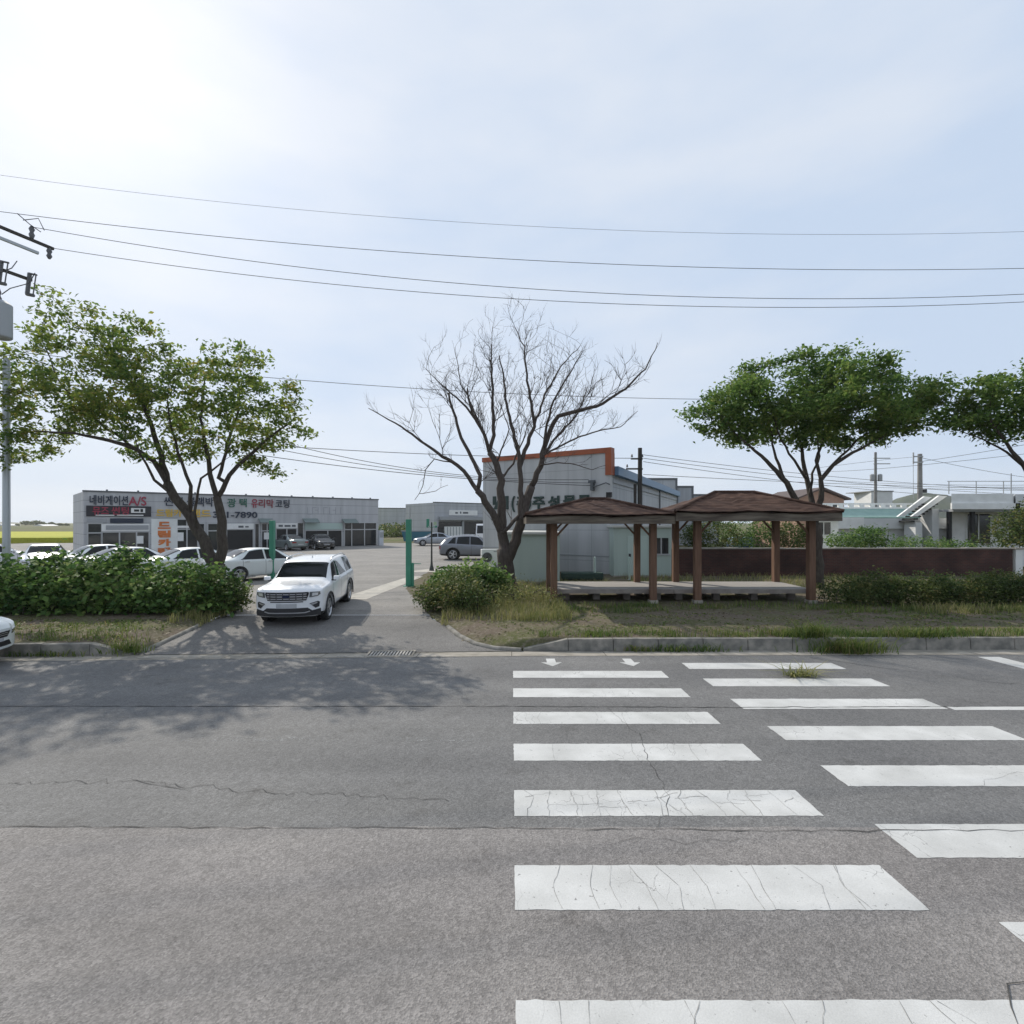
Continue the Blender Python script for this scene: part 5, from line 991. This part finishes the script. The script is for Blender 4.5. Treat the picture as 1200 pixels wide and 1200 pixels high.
L = [limb([(958,694),(957,650),(955,614)], Y, .26, .22, root=True), limb([(955,616),(936,592),(921,566),(905,546),(885,528),(862,508)], Y, .15, .03, -.8), limb([(921,566),(912,545),(905,520),(900,490)], Y, .07, .02, .5), limb([(955,614),(949,580),(944,558),(940,530),(930,490)], Y, .13, .03, .6), limb([(944,560),(930,540),(915,515),(905,485)], Y, .06, .02, -.6), limb([(955,614),(962,585),(962,562),(975,545),(1000,530),(1035,512)], Y, .13, .025, -.6), limb([(962,562),(955,540),(965,515),(985,480)], Y, .07, .02, .8), limb([(975,545),(1005,515),(1050,490),(1090,490)], Y, .05, .015, .9), limb([(949,580),(952,555),(960,535),(957,500)], Y, .06, .02, 1.1)]
B = [bl(950,470,Y,95,45,6), bl(878,482,Y-.4,58,40,3.2), bl(835,490,Y,26,28,.9), bl(985,440,Y,62,32,2.4), bl(1045,470,Y,58,38,3), bl(910,450,Y+.5,60,34,2.4), bl(1000,505,Y,85,22,2.4), bl(1088,497,Y,34,22,1), bl(860,510,Y,34,16,.6), bl(985,416,Y,34,14,1.0), bl(1045,436,Y,32,18,1.1), bl(912,430,Y,28,16,.9), bl(868,455,Y,24,16,.9), bl(1090,455,Y,22,16,.6), bl(820,482,Y,14,12,.4), bl(960,495,Y+1,90,32,3)]
tree('dense green leafy tree with a spreading crown behind the wider pavilion', L, B, 1250, LF_GREEN, 54000, .165, M_bark, (P(958,612,Y).x, Y, GZ), spread=.25, gap=.30)
Y = 18.2
L = [limb([(1262,696),(1258,650),(1250,610)], Y, .26, .22, root=True), limb([(1250,612),(1222,572),(1198,545),(1180,520),(1160,492)], Y, .13, .03, -.5), limb([(1250,612),(1240,570),(1230,530),(1220,480)], Y, .12, .03, .5), limb([(1250,612),(1275,575),(1300,535),(1330,500)], Y, .12, .03), limb([(1198,545),(1180,530),(1150,515),(1125,505)], Y, .05, .015, .5)]
B = [bl(1180,475,Y,60,32,3), bl(1140,490,Y,38,20,1), bl(1240,470,Y,70,48,4), bl(1310,490,Y,60,45,3), bl(1190,450,Y,34,18,.8), bl(1150,455,Y,25,14,.4)]
tree('leafy tree at the right edge with one bare limb dipping in from outside', L, B, 650, LF_GREEN, 22000, .155, M_bark, (P(1262,612,Y).x, Y, GZ), spread=.23, gap=.32)
# the leafless tree
Y = 19.6; q = lambda *p: [(400 + x / 3, 330 + y / 3) for x, y in p]
L = [limb(q((590,1085),(581,1040),(578,990),(572,940)), Y, .34, .29, root=True), limb(q((572,940),(565,890),(562,800),(560,700),(548,645),(520,600)), Y, .21, .11), limb(q((565,890),(545,835),(505,775),(478,735)), Y, .15, .12, -.4), limb(q((478,735),(430,665),(380,630),(300,575),(250,540),(190,495),(140,470),(95,445)), Y-.4, .085, .012, -.6), limb(q((478,735),(487,680),(470,640),(430,570),(405,500),(378,392)), Y-.4, .085, .04, .6),
     limb(q((520,600),(505,540),(475,490),(452,440),(443,375)), Y, .075, .03, -.7), limb(q((520,600),(535,540),(532,470),(530,330),(528,220)), Y, .08, .02, .5), limb(q((475,490),(420,420),(350,360),(300,310)), Y, .05, .01, -.5), limb(q((505,540),(460,440),(420,360),(400,230)), Y, .04, .01, .8),
     limb(q((580,985),(612,910),(632,840),(652,770),(668,720)), Y, .22, .16, .2), limb(q((632,840),(630,760),(630,690),(625,620),(605,530),(580,430),(572,330),(555,260)), Y, .12, .02, .7), limb(q((628,650),(655,570),(680,510),(668,430),(655,350),(642,230),(610,160)), Y+.4, .09, .015, .4), limb(q((680,500),(715,400),(770,300),(840,225)), Y+.6, .055, .012, .5),
     limb(q((668,720),(698,650),(712,580),(735,520),(760,470),(830,455),(920,430),(1000,375),(1070,305),(1112,215)), Y+.2, .12, .012, -.5), limb(q((712,580),(722,500),(745,420),(800,330),(850,240)), Y, .06, .012, -.8), limb(q((705,620),(760,540),(830,465),(865,370)), Y, .06, .015, .8), limb(q((700,645),(760,635),(830,645),(880,662),(930,645)), Y, .03, .008, -.6), limb(q((712,610),(800,560),(900,525),(980,512),(1042,455)), Y, .045, .01, .8), limb(q((572,880),(605,840),(650,800)), Y-.2, .07, .07, .3), limb(q((400,640),(330,625),(295,660),(285,720),(258,768)), Y-.5, .028, .01, -.6), limb(q((285,745),(330,735),(375,715)), Y-1, .014, .008), limb(q((560,700),(600,640),(640,560),(660,480)), Y, .05, .015, 1.2), limb(q((545,640),(590,520),(560,430)), Y, .035, .012, -1.2)]
B = [bl(600,420,Y,70,62,4), bl(550,440,Y,60,55,3), bl(650,440,Y,62,48,3), bl(595,375,Y,38,22,1.2), bl(520,455,Y,30,50,1.4), bl(690,430,Y,34,40,1.2), bl(745,430,Y,26,38,.9), bl(470,480,Y-.6,38,25,1.1), bl(700,490,Y,45,20,.9), bl(520,535,Y,35,30,.9), bl(500,560,Y-1,16,18,.3), bl(440,470,Y-1,14,16,.3)]
tree('tall leafless tree with grey brown forked trunk between driveway and pavilions', L, B, 1500, None, 0, 0, M_bark2, (P(597,612,Y).x, Y, GZ), name='bare_tree', step=.24, tips=.0045, shell=.1)
# ------------------------------------------------------------------ shrubs
def shrub(name, label, blobs, nleaf, size, m, stems=8, cat='shrub', group=None, up=.6, aspect=.7, clump=9, spread=.13, shell=.55, m2=None):
    c = np.mean([b[0] for b in blobs], 0); root = empty(name, (c[0], c[1], GZ), 0, label, cat, group)
    cc = in_blobs(blobs, nleaf // clump, shell); cc = cc[cc[:, 2] > GZ + .04]
    C_ = np.repeat(cc, clump, 0) + rng.normal(size=(len(cc) * clump, 3)) * spread; C_ = C_[C_[:, 2] > GZ + .02]
    V, Fq = leaf_quads(C_, size, up, aspect, .2); keep(np_mesh('foliage', V, Fq, m), root)
    b = MB()
    for k in range(min(stems, 24)):
        bb = blobs[k % len(blobs)]; x, y = bb[0][0] + rnd.uniform(-.5,.5) * bb[1][0], bb[0][1] + rnd.uniform(-.5,.5) * bb[1][1]
        b.tube([(x, y, GZ-.1), (x + rnd.gauss(0,.06), y + rnd.gauss(0,.06), GZ + .4), (x + rnd.gauss(0,.2), y + rnd.gauss(0,.2), max(GZ+.5, bb[0][2] + bb[1][2]*.6))], [.018,.014,.005], 5)
    each(b, 'stem', M_bark, root=root); return root
def lump(x, y, z, rx, ry, rz): return ((x, y, z), (rx, ry, rz), rx * ry + rx * rz + ry * rz)
B = []
x = -20.0
while x < -8.4:
    h = (1.54 if x < -11.3 else 1.10 if x < -9.6 else 1.25) + rnd.uniform(-.28,.26); B.append(lump(x, 15.25 + rnd.uniform(-.2,.2), GZ + h*.5, .75, .85, h*.55))
    B.append(lump(x + .3, 14.6 + rnd.uniform(-.1,.1), GZ + .4, .7, .5, .5)); x += .62
B += [lump(-11.6, 15.3, 1.35, .35, .35, .42), lump(-13.9, 15.4, 1.25, .4, .3, .3)]
shrub('hedge', 'rank broad-leaved green hedge along the left verge in front of the parked cars', B, 26000, .15, LF_WEED, 60, 'hedge', aspect=.78, clump=8, spread=.15)
shrub('shrub', 'dark twiggy shrub at the right end of the left hedge, under the olive tree', [lump(-8.55,15.0,.42,.75,.7,.55), lump(-8.0,14.7,.25,.45,.45,.38), lump(-8.9,14.5,.35,.5,.4,.5)], 4200, .085, LF_DARK, 14, clump=8, spread=.1)
shrub('bush', 'rounded green bush spilling over the driveway corner below the bare tree', [lump(-1.95,15.0,.33,.62,.6,.48), lump(-1.25,14.8,.3,.6,.6,.46), lump(-2.45,15.3,.25,.42,.5,.38), lump(-1.6,15.8,.45,.7,.6,.55)], 6500, .085, LF_DARK, 14, 'bush', clump=8, spread=.10)
shrub('weed_clump', 'tall broad-leaved green weeds between the rounded bush and the bare tree trunk', [lump(-1.3,17.6,.5,.8,.7,.55), lump(-.6,17.4,.42,.5,.6,.5), lump(-2.2,17.8,.4,.6,.6,.45), lump(-.9,17.0,.55,.3,.3,.5)], 4200, .14, LF_WEED, 16, 'weeds', clump=7, spread=.13)
shrub('dry_weed_clump', 'yellowing dry weeds and tall grass round the foot of the bare tree', [lump(-.4,15.9,.16,1.0,.9,.34), lump(.7,16.3,.1,.8,.7,.28), lump(-.1,17.3,.2,.8,.7,.35)], 3600, .06, LF_DRY, 20, 'weeds', clump=8, spread=.12)
B = []; x = 10.5
while x < 24: h = .84 + rnd.uniform(-.22,.18); B.append(lump(x, 16.3 + rnd.uniform(-.15,.15), GZ + h*.5, .7, .6, h*.55)); x += .55
shrub('hedge', 'long low dark green hedge on the right verge in front of the brick wall', B, 42000, .085, LF_DARK, 24, 'hedge', aspect=.6, clump=10, spread=.10)
GG = 'garden shrubs behind the brick wall'
for nm, l, bs, n, s, m in (
 ('garden_shrub', 'flowering grey green shrub behind the wall, seen between the two pavilions', [bl(835,626,27,32,20), bl(815,630,27.4,18,14)], 3600, .11, LF_DARK),
 ('garden_shrub', 'pale flecked shrub behind the wall in the middle of the wider pavilion', [bl(872,622,27.5,30,20), bl(893,630,27,20,14)], 3200, .10, LF_WEED),
 ('garden_shrub', 'dark green shrub behind the wall beside the back post of the wider pavilion', [bl(925,628,27,24,16)], 2600, .11, LF_DARK),
 ('garden_shrub', 'rounded bright green shrub over the wall right of the wider pavilion', [bl(1018,630,26.8,21,12), bl(988,635,26.6,18,8)], 3000, .12, LF_WEED),
 ('garden_shrub', 'low flat yellow green shrub over the wall below the small dark window', [bl(1076,638,26.8,32,6), bl(1120,639,26.6,14,5)], 1800, .11, LF_WEED),
 ('garden_shrub', 'tall leafy vine shrub over the wall by the white gate pillar', [bl(1190,620,26.2,22,22), bl(1165,632,26,16,9), bl(1215,610,26,25,30)], 4200, .13, LF_DARK)):
    shrub(nm, l, bs, n, s, m, 8, 'shrub', GG, clump=8, spread=.12)
B = []; rd = random.Random(3)
shrub('far_bushes', 'far green bushes in the gap between the two grey workshops', [bl(452,629,92,16,5), bl(470,627,95,14,6), bl(462,622,100,22,5)], 3000, .5, LF_DARK, 6, 'bushes', clump=8, spread=.5)
# far line of trees: each its own crown on a short trunk, with farm sheds between
ht = [(-14,612,430),(8,613,420),(20,614.5,400),(30,610.5,460),(42,610,440),(52,613,430),(60,612,450),(70,613.5,410),(78,614,400),(-30,611,440),(-48,612,430)]
for i, (x, yt, Yd) in enumerate(ht):
    p = P(x, yt, Yd); h = p.z - (-.2); w = h * rd.uniform(.9, 1.5); r0 = empty('distant_tree', (p.x, Yd, -.2), 0, 'one of the tiny hazy trees along the far edge of the rice field', 'tree', 'distant trees beyond the rice field')
    cc = in_blobs([((p.x, Yd, -.2 + h*.58), (w, w*.7, h*.45), 1), ((p.x + w*.6, Yd, -.2 + h*.45), (w*.8, w*.6, h*.35), 1)], 420, .4); V, Fq = leaf_quads(cc, 1.3, .6, .8); keep(np_mesh('crown', V, Fq, LF_DARK), r0); b = MB(); b.tube([(p.x,Yd,-.2),(p.x,Yd,h*.5)], [.35,.2], 6); keep(b.build('trunk', M_bark), r0)
for x0, x1, yt, Yd, l in ((38,52,615.2,380,'tiny white farm shed left among the far trees'),(-8,6,614.5,390,'tiny pale farm shed at the far left edge')):
    a, c = P(x0, yt, Yd), P(x1, yt, Yd); s = empty('farm_shed', (a.x, Yd, -.2), 0, l, 'shed'); keep(block('wall', (a.x,Yd), (c.x,Yd), (0,12), -.3, a.z-.8, M_wr), s); b = MB(); b.prism([(a.x-.5,a.z-.8),(c.x+.5,a.z-.8),((a.x+c.x)/2,a.z+.4)], 0, 12.6, Matrix(((1,0,0,0),(0,0,1,Yd-.3),(0,1,0,0),(0,0,0,1)))); keep(b.build('roof', M_lw), s)
def hillmesh(name, pts, Yd, D_, m):
    V, Fq = [], []; n = len(pts)
    for j in range(9):
        t = j / 8; k = math.sin(math.pi * min(1, t * 1.0)) 
        for x, y in pts: p = P(x, y, Yd); V.append((p.x * (1 + .0), Yd + (t - .5) * D_, -1 + (p.z + 1) * k + rnd.gauss(0, .4) * k))
    for j in range(8):
        for i in range(n - 1): Fq.append((j*n+i, j*n+i+1, (j+1)*n+i+1, (j+1)*n+i))
    return tag(np_mesh(name, V, Fq, m, smooth=True), kind='structure')
M_hill = mat('wooded_hill', (.030,.045,.030), .95, col2=(.055,.07,.04), scale=.06, detail=6)
hillmesh('hill', [(1030,612),(1042,596),(1052,587),(1064,581),(1080,577.5),(1094,578.5),(1108,584),(1130,592),(1170,600),(1230,612)], 650, 160, M_hill)
hillmesh('hill', [(-200,612),(-120,608),(-40,610),(20,614),(60,613),(120,614.5),(200,613),(330,614),(460,613),(520,614),(560,616)], 1400, 260, M_hill)
# rice: ripe yellow-green, one sheet with standing height
def ricef(nt, N, L, o, b):
    c = mixc(nt, L, ramp(N, L, noise(N, L, o, .06, 4), .35, .65), (.33,.34,.035), (.40,.39,.06)); L(mixc(nt, L, 1.0, c, ramp(N, L, noise(N, L, o, 3, 4), .2, .8, (.7,.7,.7), (1.25,1.25,1.25)), 'MULTIPLY'), b.inputs['Base Color'])
b = MB(); b.box(-400, -58, 66, 110, -.25, .5); b.box(-58, -24, 82, 104, -.25, .3); tag(b.build('rice_field', node_mat('ripe_rice', ricef, .9, .1)), kind='stuff')
# ------------------------------------------------------------------ grass and weeds on the verge
def scatter(polys):
    out = []
    for (x0, x1, y0, y1, n) in polys: out.append(np.stack([rng.uniform(x0, x1, n), rng.uniform(y0, y1, n)], 1))
    q = np.vstack(out); nz = np.sin(q[:, 0] * 3.1 + 1.7 * np.sin(q[:, 1] * 2.3)) * np.sin(q[:, 1] * 4.7 + q[:, 0] * 1.3) + rng.normal(size=len(q)) * .5; q = q[nz > -.1]
    z = []
    for x, y in q:
        d = min(abs(x - xl_(y)) if x < -8 else 9, abs(x - xr_(y)) if x > -6 else 9); z.append(min(GZ, dz(y) + .015 + .22 * d) - .01)
    return np.column_stack([q, z])
LF_GRASS = leafmat('verge_grass', (.07,.13,.03), (.20,.23,.06), .4, (.30,.25,.12)); LF_STRAW = leafmat('dry_grass', (.15,.18,.05), (.34,.31,.13), .38, (.34,.29,.17))
def grass(name, polys, h, m, lean=.5, w=.007):
    pts = scatter(polys); V, Fq = blades(pts, h, lean, w); return tag(np_mesh(name, V, Fq, m), kind='stuff')
grass('grass', [(-16,-8.3,11.15,11.9,1700),(-13,-8.6,12.0,13.0,600),(.6,4,11.55,12.1,1200),(3.5,12,11.55,12.2,2600),(6,9,11.5,12.0,1300),(10,18,11.6,12.3,2200),(1.0,4.5,14.6,16.2,2600),(5,10,15.2,16.4,1600),(9.3,20,14.6,15.9,4200)], .16, LF_GRASS)
grass('dry_grass', [(-1.9,1.6,13.4,16.4,6500),(-.8,1.2,15,18.5,3500),(1.3,4,19,21.6,2500),(11.5,17,14.4,15.4,1600),(-8.9,-7.95,13.2,14.6,900),(5,16,19.6,24.3,5000),(-1.2,2.2,18.6,21.5,2600)], .28, LF_STRAW)
lq = scatter([(-16,-8.2,11.2,14.4,1500),(-1.2,14,11.6,15.6,3600),(1,12,15,20,1500)]); lq[:, 2] += .02; V, Fq = leaf_quads(lq, .06, 2.2, .55); tag(np_mesh('leaf_litter', V, Fq, leafmat('litter', (.10,.075,.04), (.20,.16,.08), .15, (.12,.14,.05))), kind='stuff')
low = scatter([(-15,-8.6,11.2,13.6,1600),(-.8,14,11.7,14.6,1300),(9,18,13.6,15.4,900)]); low = np.repeat(low, 4, 0) + rng.normal(size=(len(low)*4, 3)) * np.array([.07,.05,.006]); low[:, 2] += .025; V, Fq = leaf_quads(low, .055, 1.3, .6); tag(np_mesh('ground_cover', V, Fq, LF_GRASS), kind='stuff')
def tuft(label, x, y, n, h, sx, sy, z=None, m=None, lean=.9, w=.009):
    q = np.column_stack([rng.normal(x, sx, n), rng.normal(y, sy, n), np.full(n, road_z(y) if z is None else z)]); V, Fq = blades(q, h, lean, w); o = np_mesh('weed_tuft', V, Fq, m or LF_GRASS); tag(o, label, 'weed', 'weed tufts by the kerb')
tuft('large grass tuft growing over the right kerb below the end of the wider pavilion', 7.35, 11.15, 520, .34, .40, .12, -.34); tuft('upright grass tuft on the right kerb top just left of the largest tuft', 6.7, 11.5, 260, .36, .22, .08, -.1); tuft('small weed tuft against the right kerb below the middle pavilion posts', 3.9, 11.25, 170, .18, .4, .05, -.34); tuft('low weed tuft at the kerb foot right of the white arrows', 2.9, 11.28, 90, .15, .25, .05, -.34)
tuft('flattened brownish weed lying on the crossing stripe', 5.2, 9.25, 110, .16, .16, .06, m=LF_STRAW, lean=2.6); tuft('green weed tuft at the rounded end of the left kerb', -8.35, 11.05, 260, .24, .22, .10, -.3); tuft('thin weeds in the gutter under the left kerb', -9.8, 10.82, 120, .14, .5, .04, -.33); tuft('broad low grass tuft on the right kerb between the largest tuft and the stop line', 9.2, 11.55, 300, .26, .5, .08, -.1)
# ------------------------------------------------------------------ vehicles
hd = lambda dx, dy: math.atan2(dy, dx)
car('white SUV with dark grille pulling out of the driveway towards the road', (-6.08, 15.5, -.155), hd(.10,-.995), 'suv', PAINT_W, pitch=.042, scale=.935, name='suv')
GP = 'cars parked in the yard'
car('white sedan seen from behind, parked right of the olive tree trunk by the gate post', (-11.55, 23.6, GZ+.006), hd(.62,.78), 'sedan', PAINT_W2, GP)
car('slate grey SUV seen from the side in the yard by the warehouse', (-2.75, 36.0, GZ+.006), hd(1,.02), 'crossover', PAINT_G, GP, name='suv')
car('silver sedan parked farthest back in front of the striped shutter workshop', (-8.6, 57.2, GZ+.006), hd(-.97,-.25), 'sedan', PAINT_S, GP, detail=0)
car('greenish grey sedan parked tail-out in front of the left garage bay', (-21.0, 48.2, GZ+.006), hd(-.75,.66), 'sedan', PAINT_Q, GP, detail=0)
car('black sedan facing the yard in front of the car shop', (-18.6, 49.8, GZ+.006), hd(.55,-.83), 'sedan', PAINT_K, GP, detail=0)
car('white sedan mostly hidden behind the hedge just right of the pylon sign', (-14.75, 24.0, GZ+.006), hd(.62,.78), 'sedan', PAINT_W2, GP, detail=0)
car('white sedan with its roof showing over the hedge left of the pylon sign', (-18.0, 24.4, GZ+.006), hd(.60,.80), 'sedan', PAINT_W, GP, detail=0)
car('white sedan showing its windscreen above the hedge at the shop corner', (-21.7, 26.8, GZ+.006), hd(-.58,-.81), 'sedan', PAINT_W2, GP, detail=0)
car('silver white sedan beyond the hedge in front of the yellow rice field', (-24.9, 27.3, GZ+.006), hd(.64,-.77), 'sedan', PAINT_S2, GP, detail=0)
car('white sedan at the left edge behind the steel pole', (-29.0, 28.4, GZ+.006), hd(.62,.78), 'sedan', PAINT_W, GP, detail=0)
car('white sedan on the road by the left kerb, only its nose in view', (-12.32, 9.72, road_z(9.72)), hd(1,.03), 'sedan', PAINT_W2, name='car_on_road')
# cab-over lorry far back
tk = empty('lorry', (-3.1, 60.5, GZ+.006), hd(-.2,-.98), 'white cab-over lorry partly hidden behind the warehouse corner and the grey SUV', 'lorry'); tk.rotation_euler = (0, 0, math.atan2(-.98, -.2))
b = MB(); b.prism([(-.8,.7),(.82,.7),(.86,1.2),(.62,2.3),(.5,2.4),(-.8,2.4)], -1.0, 1.0, Matrix(((1,0,0,0),(0,0,-1,0),(0,1,0,0),(0,0,0,1)))); cb = b.build('cab', PAINT_W, tk, bevel=.05)
b = MB(); b.add([(.885,-.85,1.3),(.885,.85,1.3),(.665,.85,2.2),(.665,-.85,2.2)], [(0,1,2,3)]); b.build('windscreen', M_glass, tk)
for s in (-1, 1): b = MB(); b.box(-.4,.6,s*1.0-.012,s*1.0+.012,1.35,2.1); b.build('window', M_glass, tk); b = MB(); b.box(.855,.885,*sorted((s*.6,s*.9)),.85,1.02); b.build('headlight', M_lamp, tk); b = MB(); b.box(.5,.65,*sorted((s*1.03,s*1.2)),1.5,1.95); b.build('mirror', M_dark, tk)
b = MB(); b.box(.80,.92,-.98,.98,.45,.72); b.build('bumper', M_trim, tk); b = MB(); b.box(-4.6,-.85,-1.0,1.0,.95,1.05); b.box(-4.6,-.85,-1.0,-.95,1.05,1.5); b.box(-4.6,-.85,.95,1.0,1.05,1.5); b.box(-4.6,-4.54,-.95,.95,1.05,1.5); b.build('load_bed', mat('lorry_blue', (.06,.13,.25), .5), tk); b = MB(); b.box(-4.5,.7,-.4,.4,.6,.9); b.build('chassis', M_dark, tk)
for x in (0, -3.3):
    for s in (-1, 1): Mw = Matrix.Translation((x, s*.85, .40)) @ Matrix.Rotation(-s*math.pi/2, 4, 'X'); w = MB().lathe([(.2,-.1),(.38,-.12),(.4,-.05),(.4,.05),(.38,.12),(.22,.1)], 24, Mw).build('wheel', M_tyre, tk, smooth=40); MB().lathe([(.22,.06),(.2,.11),(.06,.12)], 16, Mw).build('rim', M_rim, w, smooth=40)
sk = empty('skip_container', (-12.4, 66.5, GZ), .2, 'dark teal blue steel skip behind the silver sedan and the right green gate post', 'skip'); b = MB(); b.prism([(-1.6,.15),(1.6,.15),(1.9,1.5),(-1.9,1.5)], -.9, .9, Matrix(((1,0,0,0),(0,0,1,0),(0,1,0,0),(0,0,0,1)))); b.build('hopper', mat('teal_blue_steel', (.02,.12,.17), .5), sk); b = MB(); b.box(-1.95,1.95,-.95,-.88,1.42,1.52); b.box(-1.95,1.95,.88,.95,1.42,1.52); b.build('rim_bar', M_grey, sk); b = MB(); b.box(-1.3,-1.0,-.8,.8,0,.15); b.box(1.0,1.3,-.8,.8,0,.15); b.build('skid', M_dark, sk)
# ------------------------------------------------------------------ the summer air
hz = MB(); hz.box(-1650, 1650, -1650, 1650, -3, 60); ho = hz.build('haze'); hm = bpy.data.materials.new('haze_air'); hm.use_nodes = True; hn = hm.node_tree; hn.nodes.remove(hn.nodes['Principled BSDF'])
pv = hn.nodes.new('ShaderNodeVolumePrincipled'); pv.inputs['Color'].default_value = (.97,.985,1,1); pv.inputs['Density'].default_value = HAZE = .0002; pv.inputs['Anisotropy'].default_value = .3; hn.links.new(pv.outputs[0], hn.nodes['Material Output'].inputs['Volume']); ho.data.materials.append(hm); tag(ho, kind='stuff')
# ------------------------------------------------------------------ sky, sun, camera
az, el = R(-40), R(37)                      # sun stands left of the view direction (+Y)
sun_dir = Vector((math.sin(az) * math.cos(el), math.cos(az) * math.cos(el), math.sin(el)))
ld = bpy.data.lights.new('sun', 'SUN'); ld.energy = 3.9; ld.angle = R(.55); ld.color = (1, .93, .82); lo_ = bpy.data.objects.new('sun', ld); COL.objects.link(lo_); lo_.rotation_euler = (-sun_dir).to_track_quat('-Z', 'Y').to_euler(); lo_.location = (-20, 20, 30)
w = bpy.data.worlds.new('World'); SC.world = w; w.use_nodes = True; nt = w.node_tree; N = nt.nodes.new; Lk = nt.links.new; bg = nt.nodes['Background']
sk = N('ShaderNodeTexSky'); sk.sky_type = 'NISHITA'; sk.sun_disc = False; sk.sun_elevation = el; sk.sun_rotation = az; sk.air_density = 1.0; sk.dust_density = 2.6; sk.ozone_density = 1.0; sk.altitude = 20
tc = N('ShaderNodeTexCoord'); mp = N('ShaderNodeMapping'); mp.inputs['Scale'].default_value = (1.0, 1.0, 3.2); Lk(tc.outputs['Generated'], mp.inputs['Vector'])
nz = N('ShaderNodeTexNoise'); nz.inputs['Scale'].default_value = 2.2; nz.inputs['Detail'].default_value = 6; nz.inputs['Roughness'].default_value = .5; Lk(mp.outputs[0], nz.inputs['Vector'])
rp = N('ShaderNodeValToRGB'); rp.color_ramp.elements[0].position = .38; rp.color_ramp.elements[1].position = .66; rp.color_ramp.elements[0].color = (6.15,7.35,9.15,1); rp.color_ramp.elements[1].color = (7.6,8.35,9.5,1); Lk(nz.outputs['Fac'], rp.inputs['Fac'])
hv = N('ShaderNodeMix'); hv.data_type = 'RGBA'; hv.inputs[0].default_value = .90; Lk(rp.outputs[0], hv.inputs[7]); Lk(sk.outputs[0], hv.inputs[6])
Lk(hv.outputs[2], bg.inputs['Color']); bg.inputs['Strength'].default_value = .10
cd = bpy.data.cameras.new('camera'); cam = bpy.data.objects.new('camera', cd); COL.objects.link(cam); cam.location = (0, 0, CZ); cam.rotation_euler = (R(90), 0, 0); cd.sensor_width = 36; cd.lens = 18; cd.shift_y = (HY - 600) / 1200; cd.clip_end = 6000; cd.clip_start = .05
SC.camera = cam; SC.view_settings.view_transform = 'Standard'; SC.view_settings.look = 'None'; SC.view_settings.gamma = 1; SC.view_settings.exposure = 0.0
SC.cycles.use_denoising = True; SC.cycles.volume_bounces = 2; SC.cycles.max_bounces = 6; SC.cycles.diffuse_bounces = 3; SC.cycles.transparent_max_bounces = 8
